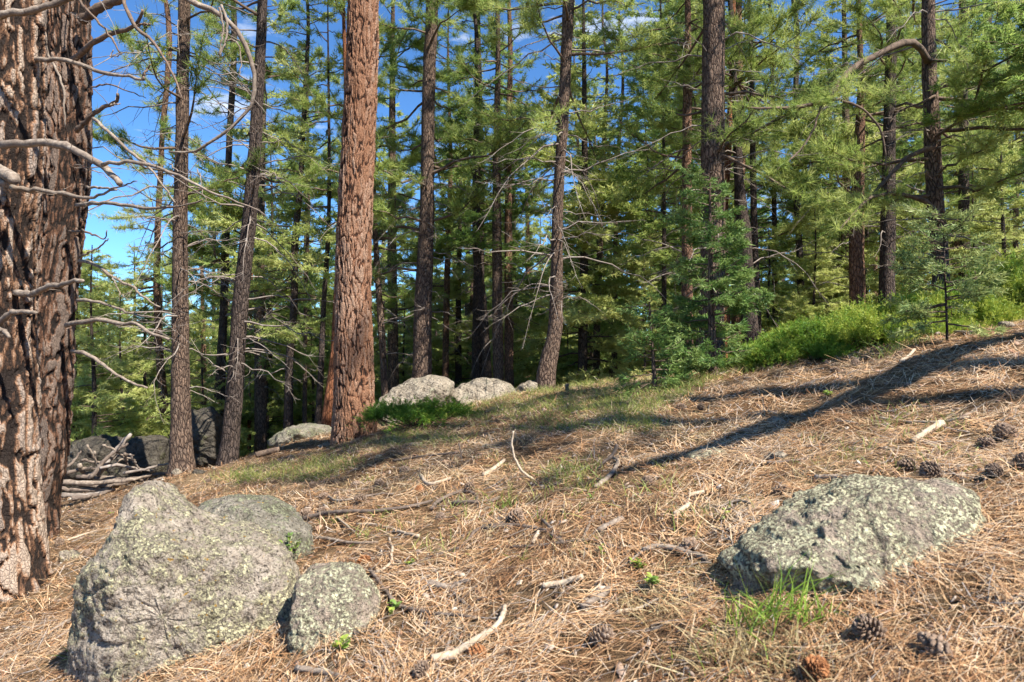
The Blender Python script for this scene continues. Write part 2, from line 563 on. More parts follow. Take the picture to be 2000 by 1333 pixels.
M_LITTER = litter_mat("fallen_needles", [(0.0, (0.08, 0.04, 0.022)), (0.28, (0.34, 0.165, 0.07)), (0.52, (0.62, 0.38, 0.19)), (0.78, (0.74, 0.56, 0.36)), (1.0, (0.42, 0.36, 0.31))])
M_FLAKE = litter_mat("bark_flakes", [(0.0, (0.13, 0.07, 0.045)), (0.35, (0.36, 0.2, 0.12)), (0.7, (0.36, 0.28, 0.22)), (0.93, (0.46, 0.38, 0.3)), (1.0, (0.6, 0.54, 0.46))])


def ground_mat():
    N = NT("forest_floor")
    p = N.pos()
    a = N.noise(p, 1.1, 5, 0.6)
    b = N.noise(p, 9, 6, 0.7)
    c_ = N.noise(N.mapping(p, (60, 190, 60), rot=(0, 0, 0.5)), 1.0, 4, 0.7, 1.5)
    d_ = N.noise(N.mapping(p, (190, 55, 60), rot=(0, 0, -0.35)), 1.0, 4, 0.7, 1.5)
    e_ = N.math('MAXIMUM', c_.outputs[0], d_.outputs[0])
    col = N.ramp(e_, [(0.45, (0.055, 0.034, 0.02)), (0.60, (0.21, 0.12, 0.06)), (0.72, (0.56, 0.38, 0.22))])
    col = N.mix(N.ramp(b.outputs[0], [(0.38, 0.55), (0.55, 0.0)]), col, (0.13, 0.082, 0.05))
    col = N.mix(N.ramp(a.outputs[0], [(0.45, 0.0), (0.68, 0.5)]), col, (0.40, 0.31, 0.18))
    h = N.math('ADD', N.math('MULTIPLY', e_, 1.0), N.math('MULTIPLY', b.outputs[0], 1.4))
    return N.surf(col, 0.95, N.bump(h, 1.0, 0.03), 0.1)


M_GROUND = ground_mat()

# ------------------------------------------------------------------ the ground, one sheet out to the horizon
xs = np.unique(np.concatenate([np.linspace(-900, -60, 24), np.linspace(-60, -12, 60), np.linspace(-12, -5, 70), np.linspace(-5, 5, 180), np.linspace(5, 12, 80), np.linspace(12, 60, 60), np.linspace(60, 900, 24)]))
ys = np.unique(np.concatenate([np.linspace(-900, -30, 14), np.linspace(-30, 0.8, 50), np.linspace(0.8, 4.5, 80), np.linspace(4.5, 9, 85), np.linspace(9, 16, 80), np.linspace(16, 60, 70), np.linspace(60, 1500, 30)]))
GX, GY = np.meshgrid(xs, ys)
GZ = terr(np.clip(GX, -80, 80), np.clip(GY, -30, 90))
near = np.exp(-((GX / 8) ** 2 + (GY / 9) ** 2))
P3 = np.stack([GX, GY, GX * 0], -1)
GZ = GZ + near * (0.006 * vn(P3, 22, 11) + 0.004 * vn(P3, 40, 12))
nx, ny = len(xs), len(ys)
idx = np.arange(nx * ny).reshape(ny, nx)
Q = np.stack([idx[:-1, :-1], idx[:-1, 1:], idx[1:, 1:], idx[1:, :-1]], -1).reshape(-1, 4)
g = obj("ground", mesh("ground", np.stack([GX, GY, GZ], -1).reshape(-1, 3), [Q], M_GROUND, smooth=True))
tag(g, "sloping forest floor of brown needle duff rising to the right", "ground", kind='structure')


# ------------------------------------------------------------------ trunks
def trunk_path(px_pts, Y, H, rng, lean_out=None):
    """px_pts: (x, y, width) rows top to bottom in photograph pixels -> world axis rows (x,y,z,r) from the foot up to height H"""
    rows = []
    for x, y, wd in px_pts[::-1]:
        p = at(x, y, Y)
        rows.append([p[0], Y, p[2], wd / 2 / F * Y])
    rows = np.array(rows)
    zb = float(terr(rows[0, 0], Y))
    keep = rows[:, 2] > zb + 0.25
    if not keep[0] and keep.sum() > 1:
        j = int(np.argmax(keep)); a, b = rows[j - 1], rows[j]
        t = (zb - a[2]) / max(b[2] - a[2], 1e-3)
        foot = a + (b - a) * np.clip(t, 0, 1); foot[2] = zb
        rows = np.vstack([foot, rows[j:]])
    elif rows[0, 2] > zb:      # foot hidden behind something: carry the line on down to the ground
        d = (rows[1] - rows[0]) / (rows[1, 2] - rows[0, 2])
        foot = rows[0] + np.clip(d, -.25, .25) * (zb - rows[0, 2]) * 0.5
        foot[2] = zb; foot[3] = rows[0, 3] * 1.08
        rows = np.vstack([foot, rows])
    else:
        rows[0, 2] = min(rows[0, 2], zb + 0.02)
    # on up beyond the frame
    top = rows[-1]
    d = (rows[-1] - rows[-2]) / max(rows[-1, 2] - rows[-2, 2], 0.3)
    zt = zb + H
    ext = []
    for t in np.linspace(0, 1, 6)[1:]:
        z = top[2] + (zt - top[2]) * t
        ext.append([top[0] + d[0] * (z - top[2]) * 0.5 + 0.1 * math.sin(z * 0.5), Y + 0.15 * math.sin(z * 0.4 + x), z, max(top[3] * (1 - t) ** 0.9, 0.012)])
    rows = np.vstack([rows, ext])
    return rows, zb


def trunk_mesh(name, rows, zb, mat, rng, sides=20, dz=0.12, flare=0.35, lump=0.06, hero=None, zmax=None):
    zlo = zb - 0.35
    foot = rows[0].copy(); foot[2] = zlo
    R = np.vstack([foot, rows]) if rows[0, 2] > zlo + 0.05 else rows
    zhi = R[-1, 2]
    if hero:
        zm = zmax
        z = np.concatenate([np.arange(zlo, zm, dz), np.arange(zm, zhi, 0.15), [zhi]])
    else:
        z = np.concatenate([np.arange(zlo, zb + 0.5, dz * 0.6), np.arange(zb + 0.5, zhi, dz), [zhi]])
    o = np.argsort(R[:, 2])
    R = R[o]
    fine = spl(R, 300)
    ax = np.interp(z, fine[:, 2], fine[:, 0]); ay = np.interp(z, fine[:, 2], fine[:, 1]); ar = np.interp(z, fine[:, 2], fine[:, 3])
    t_ = np.linspace(0, 1, sides + 1)
    th = 2 * np.pi * (t_ + (.09 * np.sin(4 * np.pi * t_ * .5) if hero else 0)) + np.pi / 2     # seam at the back, finer towards the front
    TH, Z = np.meshgrid(th, z)
    r0 = ar.max() if not hero else np.interp(zb + 1.2, z, ar)
    rr = ar[:, None] * np.ones_like(TH)
    hz = np.maximum(Z - zb, -0.2)
    seed = int(rng.integers(1e6))
    lob = 0.5 + 0.5 * np.cos(TH * 3 + seed) + 0.4 * np.cos(TH * 5 + seed * 2)
    rr = rr * (1 + flare * np.exp(-np.maximum(hz, 0) / 0.16) * (0.55 + 0.5 * lob))
    nn = np.stack([np.cos(TH) * r0 * 3, np.sin(TH) * r0 * 3, Z * 1.5], -1)
    rr = rr * (1 + lump * vn(nn, 3.0, seed))
    U = (TH - np.pi / 2) * r0
    attrs = {}
    if hero:
        cw, ch, depth, sharp, scaly = hero
        nper = max(6, int(round(2 * np.pi * r0 / cw)))
        u = (TH - np.pi / 2) / (2 * np.pi) * nper
        v = Z / ch
        q = np.stack([np.cos(TH) * r0, np.sin(TH) * r0, Z * 0.45], -1)
        u = u + 0.9 * fbm(q, 5 if cw > .06 else 9, 4, seed + 5, .6)
        v = v + 0.6 * fbm(q, 6, 4, seed + 9, .6)
        iu = np.floor(u).astype(int); iv = np.floor(v).astype(int)
        F1 = np.full(u.shape, 9.0); F2 = F1.copy(); cell = np.zeros(u.shape)
        for a in (-1, 0, 1):
            for b in (-1, 0, 1):
                cu = iu + a; cv = iv + b
                ju = _h(np.mod(cu, nper), cv, cv * 0, seed) ; jv = _h(np.mod(cu, nper), cv, cv * 0 + 1, seed)
                d = np.hypot(u - (cu + 0.1 + 0.8 * ju), (v - (cv + 0.1 + 0.8 * jv)))
                cl = _h(np.mod(cu, nper), cv, cv * 0 + 2, seed)
                m = d < F1
                F2 = np.where(m, F1, np.minimum(F2, d)); cell = np.where(m, cl, cell); F1 = np.where(m, d, F1)
        e = F2 - F1
        crack = sstep(0.0, sharp, e + 0.10 * fbm(q, 30, 3, seed + 3))
        q2 = np.stack([np.cos(TH) * r0, np.sin(TH) * r0, Z * 0.35], -1)
        small = fbm(q2, 38, 4, seed + 17, 0.65)
        flakes = np.abs(vn(q2, 55, seed + 21))
        # long furrows running up the trunk
        fur = fbm(np.stack([np.cos(TH) * r0, np.sin(TH) * r0, Z * 0.12], -1), 11, 3, seed + 30)
        fz = sstep(0.05, 0.4, np.abs(fur) + 0.06 * small) if scaly > 0 else 1.0
        ck = crack * (1 - scaly + scaly * fz)
        rr = rr + depth * (ck - 1) + depth * 0.35 * (cell - 0.5) * ck + 0.0045 * small * (0.6 + scaly) - 0.003 * flakes
        attrs = {'crack': ck.ravel(), 'tone': np.clip(cell * 0.8 + 0.35 * fbm(q, 3, 3, seed + 40), 0, 1).ravel()}
    X = ax[:, None] + rr * np.cos(TH); Yv = ay[:, None] + rr * np.sin(TH)
    V = np.stack([X, Yv, Z], -1).reshape(-1, 3)
    nr, nc = Z.shape
    i = np.arange(nr * nc).reshape(nr, nc)
    Qd = np.stack([i[:-1, :-1], i[:-1, 1:], i[1:, 1:], i[1:, :-1]], -1).reshape(-1, 4)
    bc = np.stack([U, Z, np.full_like(U, seed % 97)], -1).reshape(-1, 3)
    attrs['bc'] = bc + np.array([(seed % 13) * 1.7, 0, 0])
    base = np.array([rows[0, 0], rows[0, 1], zb])
    me = mesh(name, V - base, [Qd], mat, attrs, smooth=True)
    axis = lambda zz: np.stack([np.interp(zz, z, ax), np.interp(zz, z, ay), zz], -1)
    rad = lambda zz: np.interp(zz, z, ar)
    return me, base, axis, rad


# ------------------------------------------------------------------ branches and foliage
def make_branches(rng, axis, rad, z0, z1, nb, Lf, kind, az=None, K=8):
    t = rng.random(nb)
    if kind == 'fir': t = np.sort((np.arange(nb) + rng.random(nb)) / nb)
    z = z0 + (z1 - z0) * t
    L = Lf(t) * rng.uniform(.65, 1.12, nb)
    a = rng.uniform(0, 2 * np.pi, nb) if az is None else az(nb)
    s = np.linspace(0, 1, K)[None, :]
    if kind == 'pine':
        c1 = rng.uniform(-.25, .45, nb) + 0.35 * (t - .4); c2 = rng.uniform(-.7, .1, nb); c3 = rng.uniform(.2, .6, nb)
    elif kind == 'fir':
        c1 = rng.uniform(-.2, .12, nb) + .45 * t; c2 = rng.uniform(-.45, -.1, nb); c3 = rng.uniform(.1, .35, nb)
    else:  # dead
        c1 = rng.uniform(-.25, .5, nb); c2 = rng.uniform(-.9, .1, nb); c3 = rng.uniform(-.2, .3, nb)
    zz = (c1[:, None] * s + c2[:, None] * s ** 2 + c3[:, None] * s ** 3) * L[:, None]
    wig = L[:, None] * rng.uniform(.02, .14, nb)[:, None] * np.sin(s * rng.uniform(2, 7, nb)[:, None] + rng.uniform(0, 6, nb)[:, None]) * s
    A = axis(z)
    r = (L[:, None] * s)
    ca, sa = np.cos(a)[:, None], np.sin(a)[:, None]
    P = np.stack([A[:, 0:1] + ca * r - sa * wig, A[:, 1:2] + sa * r + ca * wig, A[:, 2:3] + zz], -1)
    P[:, 2:-1, 2] += rng.standard_normal((nb, K - 3)) * L[:, None] * .018
    r0 = {'pine': .008 + .0115 * L, 'fir': .006 + .008 * L, 'dead': .0045 + .006 * L}[kind]
    r0 = np.minimum(r0, rad(z) * .6 + .003)
    R = r0[:, None] * (1 - .85 * s)
    return P, R, L


def make_subs(rng, P, L, per_m, l0, l1, smin=.25, K=3, up=(-.15, .35)):
    nb, KB, _ = P.shape
    n = np.maximum(1, (L * per_m * rng.uniform(.7, 1.3, nb)).astype(int))
    bi = np.repeat(np.arange(nb), n)
    M = len(bi)
    s = smin + (1 - smin) * rng.random(M) ** .8
    # a terminal one on each branch
    bi = np.concatenate([bi, np.arange(nb)]); s = np.concatenate([s, np.full(nb, .995)]); M = len(bi)
    f = s * (KB - 1); i = np.minimum(f.astype(int), KB - 2); fr = (f - i)[:, None]
    p = P[bi, i] * (1 - fr) + P[bi, i + 1] * fr
    T = nrm(P[bi, i + 1] - P[bi, i])
    ang = rng.choice([-1, 1], M) * rng.uniform(.5, 1.15, M)
    ang[-nb:] = 0
    c, sn = np.cos(ang), np.sin(ang)
    D = np.stack([T[:, 0] * c - T[:, 1] * sn, T[:, 0] * sn + T[:, 1] * c, T[:, 2] * .6 + rng.uniform(up[0], up[1], M)], -1)
    D = nrm(D)
    l = (l0 + (l1 - l0) * (1 - s)) * rng.uniform(.6, 1.25, M) * np.clip(L[bi] / 1.5, .5, 1.4)
    q = np.linspace(0, 1, K)[None, :, None]
    bend = rng.standard_normal((M, 1, 3)) * .18 + np.array([0, 0, .12])
    S = p[:, None, :] + l[:, None, None] * (D[:, None, :] * q + bend * q ** 2)
    return S, l, D, bi


def foliage(rng, S, l, D, kind, dens, size=1.0):
    """needles on the twigs S (M,K,3): returns verts, tris, tone"""
    M, K, _ = S.shape
    if kind == 'pine':
        # tufts: at the tip and along the outer part of each twig
        nt_ = np.maximum(1, np.round(dens * l / .16).astype(int) + 1)
        bi = np.repeat(np.arange(M), nt_)
        s = np.concatenate([np.linspace(1, .25, k) if k > 1 else [1.] for k in nt_])
        f = s * (K - 1) * .999; i = f.astype(int); fr = (f - i)[:, None]
        p = S[bi, i] * (1 - fr) + S[bi, i + 1] * fr
        d = nrm(nrm(S[bi, i + 1] - S[bi, i]) + np.array([0, 0, .35]) + .35 * rng.standard_normal((len(bi), 3)))
        nn = max(8, int(30 / size ** .75))
        tone = np.repeat(rng.random(len(bi)), nn)
        d = np.repeat(d, nn, 0); p = np.repeat(p, nn, 0)
        dd = nrm(d * rng.uniform(.15, 1.3, (len(d), 1)) + .62 * rng.standard_normal((len(d), 3)))
        p = p - d * rng.uniform(0, .09, (len(d), 1))
        V, T = blades(p, dd, rng.uniform(.09, .17, len(p)) * (.8 + .2 * size), .0062 * size, rng)
    else:
        per = int(64 * dens / size ** .9)
        n = np.maximum(6, (l / .35 * per).astype(int))
        bi = np.repeat(np.arange(M), n)
        N_ = len(bi)
        s = rng.random(N_) ** .8
        f = s * (K - 1) * .999; i = f.astype(int); fr = (f - i)[:, None]
        p = S[bi, i] * (1 - fr) + S[bi, i + 1] * fr
        T_ = nrm(S[bi, i + 1] - S[bi, i])
        side = nrm(np.cross(T_, np.array([0, 0, 1.0]) + .25 * rng.standard_normal((M, 3))[bi]))
        off = rng.uniform(-1, 1, N_) * (1.05 - s) * .42 * l[bi]
        p = p + side * off[:, None] + rng.standard_normal((N_, 3)) * .012 + T_ * (np.abs(off) * .5)[:, None]
        p[:, 2] -= np.abs(off) * .22
        dd = nrm(T_ * rng.uniform(.3, 1.1, (N_, 1)) + side * (np.sign(off) * rng.uniform(.1, .8, N_))[:, None] + .38 * rng.standard_normal((N_, 3)))
        tone = np.clip(rng.random(M)[bi] * .7 + .35 * s, 0, 1)
        V, T = blades(p, dd, rng.uniform(.04, .085, N_) * size ** .7, .015 * size ** .8, rng)
        tone = tone
    return V, T, np.repeat(tone, 3)


def crown_meshes(rng, axis, rad, z0, z1, nb, Lf, kind, per_m, dens, size, mat, name, az=None, origin=(0, 0, 0), sides=4):
    P, R, L = make_branches(rng, axis, rad, z0, z1, nb, Lf, kind, az)
    if kind == 'pine':
        S, l, D, bi = make_subs(rng, P, L, per_m, .16, .62, .3, K=2 if size > 1.9 else 3)
    else:
        S, l, D, bi = make_subs(rng, P, L, per_m, .16, .7, .1, K=2 if size > 1.9 else 3, up=(-.22, .1))
    V, Fq, Ft = tubes(P, R, sides, cap=False)
    Rs = np.repeat((.0035 + .004 * l)[:, None], S.shape[1], 1) * np.linspace(1, .4, S.shape[1])
    V2, Fq2, _ = tubes(S, Rs, 3, cap=False)
    A = Acc(); A.add(V - origin, Fq); A.add(V2 - origin, Fq2)
    wood = A.mesh(name + "_branches", M_BRANCH)
    V, T, tone = foliage(rng, S, l, D, kind, dens, size)
    leaf = mesh(name + "_needles", V - origin, [T], mat, {'tone': tone})
    return wood, leaf


def dead_twigs(rng, axis, rad, z0, z1, nb, Lm, origin, az=None, per_m=5, mat=None, sides=4, thick=1.0):
    P, R, L = make_branches(rng, axis, rad, z0, z1, nb, lambda t: Lm * (.45 + .55 * np.abs(np.sin(t * 9))), 'dead', az, K=9)
    S, l, D, bi = make_subs(rng, P, L, per_m, .12, .6, .2, K=5, up=(-.5, .25))
    V, Fq, Ft = tubes(P, R * thick, sides, cap=False)
    Rs = np.repeat((.0022 + .003 * l)[:, None], 5, 1) * np.linspace(1, .4, 5) * thick
    V2, Fq2, _ = tubes(S, Rs, 3, cap=False)
    A = Acc(); A.add(V - origin, Fq); A.add(V2 - origin, Fq2)
    return A.mesh("dead_twigs", mat or M_TWIG)


# hero trunks ------------------------------------------------------
T1 = [(8, -60, 140), (6, 0, 142), (4, 150, 142), (0, 300, 144), (-10, 450, 142), (-12, 600, 142), (-10, 750, 144), (-8, 900, 148), (-6, 1000, 154), (-4, 1080, 166), (0, 1135, 184)]
T2 = [(130, -60, 84), (130, 0, 85), (131, 150, 86), (129, 300, 88), (115, 450, 92), (98, 600, 94), (88, 750, 95), (78, 900, 96), (70, 980, 88), (66, 1030, 92)]
T3 = [(712, -60, 60), (710, 0, 61), (706, 150, 63), (699, 300, 66), (692, 450, 69), (690, 600, 72), (691, 700, 77), (692, 800, 82), (692, 850, 88)]


def hero(px, Y, H, seed, mat, params, label, sides, dz, zmax, cat="tree"):
    rng = rs(seed)
    rows, zb = trunk_path(px, Y, H, rng)
    me, base, axis, rad = trunk_mesh("trunk", rows, zb, mat, rng, sides, dz, flare=.05, lump=.03, hero=params, zmax=zmax)
    t = thing("ponderosa_pine", base, label, cat)
    obj("trunk", me, t)
    return t, base, axis, rad, rng


pine1, b1, ax1, rd1, rng1 = hero(T1, 4.7, 17, 11, M_HERO_L, (.085, .40, .034, .26, .7), "huge old pine with deeply furrowed orange brown bark at the left edge of the photo", 150, .014, 5.0)
pine2, b2, ax2, rd2, rng2 = hero(T2, 6.6, 16, 12, M_HERO_L2, (.075, .36, .030, .26, .65), "old furrowed pine just behind the huge one at the left edge, many bare dead limbs", 120, .016, 5.6)
pine3, b3, ax3, rd3, rng3 = hero(T3, 8.3, 17, 13, M_HERO_C, (.046, .26, .016, .30, .42), "tall straight pine with red plated bark and no branches, beside the low juniper", 140, .015, 6.0)

# crowns of the three big pines, above the frame
for t, b, ax, rd, rg, zc in ((pine1, b1, ax1, rd1, rng1, 7.5), (pine2, b2, ax2, rd2, rng2, 7.5), (pine3, b3, ax3, rd3, rng3, 8.6)):
    wd_, lf_ = crown_meshes(rg, ax, rd, zc, b[2] + 16.5, 34, lambda t_: 2.2 * (1 - .75 * t_), 'pine', 4.5, .8, 1.6, M_PINE, "crown", origin=b)
    c = obj("crown", lf_, t, kind='stuff'); obj("branches", wd_, t, kind='stuff')


def dead_limb(parent, base, name, pxs, Y0, Y1, w0, w1, mat, n=None, seed=0, twigs=5, leafy=False):
    """pxs: pixels along the limb, widths in photograph pixels"""
    k = len(pxs)
    Ys = np.linspace(Y0, Y1, k)
    pts = np.array([at(x, y, Y) for (x, y), Y in zip(pxs, Ys)])
    V, Q_, T_ = limb(pts, [w0 * .9 / 2 / F * Y0, (w0 * .55 + w1 * .36) / 2 / F * (Y0 + Y1) / 2, w1 / 2 / F * Y1], n=n or 18, sides=8, rng=rs(seed + 77), rough=.08, wig=.0045)
    A = Acc(); A.add(V - base, Q_, T_)
    P = spl(pts, 14)[None]; L = np.array([np.linalg.norm(np.diff(P[0], axis=0), axis=1).sum()])
    rg_ = rs(seed + 900)
    if L[0] > .3:
        S, l, D, bi = make_subs(rg_, P, L, twigs, .05, .3, .15, K=5, up=(-.5, .4))
        S = S[:-1]; l = l[:-1]
        Rs = np.repeat((.0016 + .007 * l)[:, None], 5, 1) * np.linspace(1, .35, 5)
        V2, Q2, _ = tubes(S, Rs, 4, cap=False); A.add(V2 - base, Q2)
    o = obj(name, A.mesh(name, mat, smooth=True), parent)
    if leafy and L[0] > .3:
        S, l, D, bi = make_subs(rg_, P, L, 5, .12, .5, .35, K=3)
        V3, T3_, tone = foliage(rg_, S, l, D, 'pine', .8, 1.0)
        obj("needles", mesh("limb_needles", V3 - base, [T3_], M_PINE, {'tone': tone}), o, kind='stuff')
    return o


G, B_ = M_LIMB_GREY, M_LIMB_BRN
L1 = [
    ([(-20, 32), (0, 28), (60, 22), (110, 6), (150, -10), (190, -30)], 4.3, 4.2, 17, 10, G),
    ([(0, 283), (40, 282), (100, 280), (140, 292), (165, 305), (200, 325), (222, 345), (234, 359)], 4.4, 4.0, 19, 11, G),
    ([(200, 323), (215, 318), (240, 317), (300, 325), (350, 345), (400, 372), (440, 388), (500, 408), (520, 422)], 4.05, 3.8, 9, 2, G),
    ([(-15, 335), (2, 338), (16, 343), (28, 350)], 4.4, 4.2, 30, 22, G),
    ([(10, 352), (4, 372), (6, 395)], 4.3, 4.3, 20, 8, G),
    ([(24, 366), (60, 371), (120, 378), (170, 388), (192, 383), (228, 371)], 4.4, 4.1, 12, 4, G),
    ([(30, 572), (62, 574), (95, 560), (130, 552), (162, 549)], 4.6, 4.2, 16, 7, G),
    ([(-20, 640), (0, 628), (20, 612), (45, 608), (72, 612)], 4.4, 4.2, 15, 7, G),
    ([(-10, 640), (8, 648), (18, 660)], 4.4, 4.2, 12, 6, G),
    ([(60, 116), (85, 117), (120, 118), (160, 128), (210, 145), (250, 150), (280, 156)], 4.7, 4.4, 11, 5, G),
    ([(280, 156), (284, 140), (295, 126)], 4.4, 4.4, 6, 3, B_),
]
for i, (p, a, b, w0, w1, m) in enumerate(L1):
    dead_limb(pine1, b1, "dead_limb", p, a, b, w0, w1, m, seed=i)
L2 = [
    ([(140, 118), (160, 105), (180, 85), (215, 68), (250, 58), (268, 45), (279, 20)], 6.4, 5.9, 13, 6, B_),
    ([(268, 50), (280, 47), (293, 48)], 5.95, 5.9, 5, 3, B_),
    ([(150, 257), (165, 240), (190, 218), (215, 205), (228, 198), (230, 184)], 6.4, 6.1, 11, 6, B_),
    ([(215, 205), (235, 203)], 6.1, 6.1, 4, 2, G),
    ([(182, 232), (215, 260), (255, 298), (290, 325), (320, 365), (342, 396)], 6.2, 5.6, 8, 3, G),
    ([(150, 401), (175, 398), (200, 397), (260, 403), (310, 408), (360, 402), (396, 390)], 6.3, 5.5, 10, 3, G),
    ([(170, 365), (200, 368), (235, 365), (268, 354)], 6.3, 6.0, 6, 2, G),
    ([(130, 636), (145, 632), (165, 628), (200, 626), (240, 634), (265, 632), (290, 650), (330, 663)], 6.4, 5.8, 12, 5, G),
    ([(140, 686), (165, 690), (200, 712), (240, 740), (288, 758)], 6.4, 5.9, 10, 4, G),
    ([(150, 587), (180, 588), (230, 603), (280, 618), (320, 624)], 6.4, 5.9, 7, 3, G),
    ([(155, 510), (190, 519), (222, 543), (260, 562), (285, 585), (312, 600)], 6.4, 5.8, 8, 3, G),
    ([(220, 543), (228, 560), (240, 578), (255, 588)], 6.1, 6.0, 3, 1, G),
    ([(155, 503), (178, 492), (205, 474), (212, 466)], 6.4, 6.2, 5, 2, G),
    ([(135, 453), (165, 452), (185, 460), (205, 466), (209, 450)], 6.4, 6.2, 6, 2, B_),
    ([(236, -20), (245, 15), (262, 50), (300, 85), (335, 140), (357, 195)], 6.0, 5.7, 9, 3, B_),
    ([(160, 40), (180, 26), (205, 10), (235, 0), (260, -14)], 6.4, 6.2, 22, 15, M_BARK_OR),
    ([(145, -8), (162, 12), (185, 35), (215, 70), (235, 104)], 6.2, 6.0, 6, 3, B_),
    ([(330, -25), (365, 0), (420, 22), (460, 55), (485, 100), (497, 160), (490, 210), (460, 240), (415, 275), (370, 298), (330, 297)], 5.8, 6.1, 13, 4, G),
    ([(428, 15), (435, 50), (433, 80), (428, 108)], 5.8, 5.8, 5, 3, G),
    ([(432, 10), (443, 45), (442, 78), (430, 110)], 5.85, 5.8, 6, 3, G),
    ([(442, 80), (458, 80), (468, 98), (470, 130), (467, 152)], 5.8, 5.8, 4, 2, G),
    ([(88, 65), (92, 100), (108, 135), (120, 160), (126, 215), (128, 250)], 6.0, 6.0, 6, 3, G),
    ([(240, 105), (215, 110), (222, 98)], 6.0, 6.0, 3, 2, G),
    ([(385, 330), (392, 350), (396, 380), (405, 395)], 5.6, 5.5, 3, 1, G),
    ([(330, 320), (350, 335), (385, 345)], 5.6, 5.5, 3, 1, G),
    ([(175, 172), (205, 165), (250, 178), (285, 192)], 6.2, 6.0, 4, 1.5, B_),
]
for i, (p, a, b, w0, w1, m) in enumerate(L2):
    if m is M_BARK_OR: m = M_LIMB_BRN
    dead_limb(pine2, b2, "dead_limb", p, a, b, w0, w1, m, seed=40 + i)
azR = lambda n: rng2.uniform(-.9, 1.1, n)
tw = dead_twigs(rng2, ax2, rd2, 2.6, 6.2, 16, 1.3, b2, az=azR, per_m=7, thick=.8)
obj("dead_twigs", tw, pine2, kind='stuff')

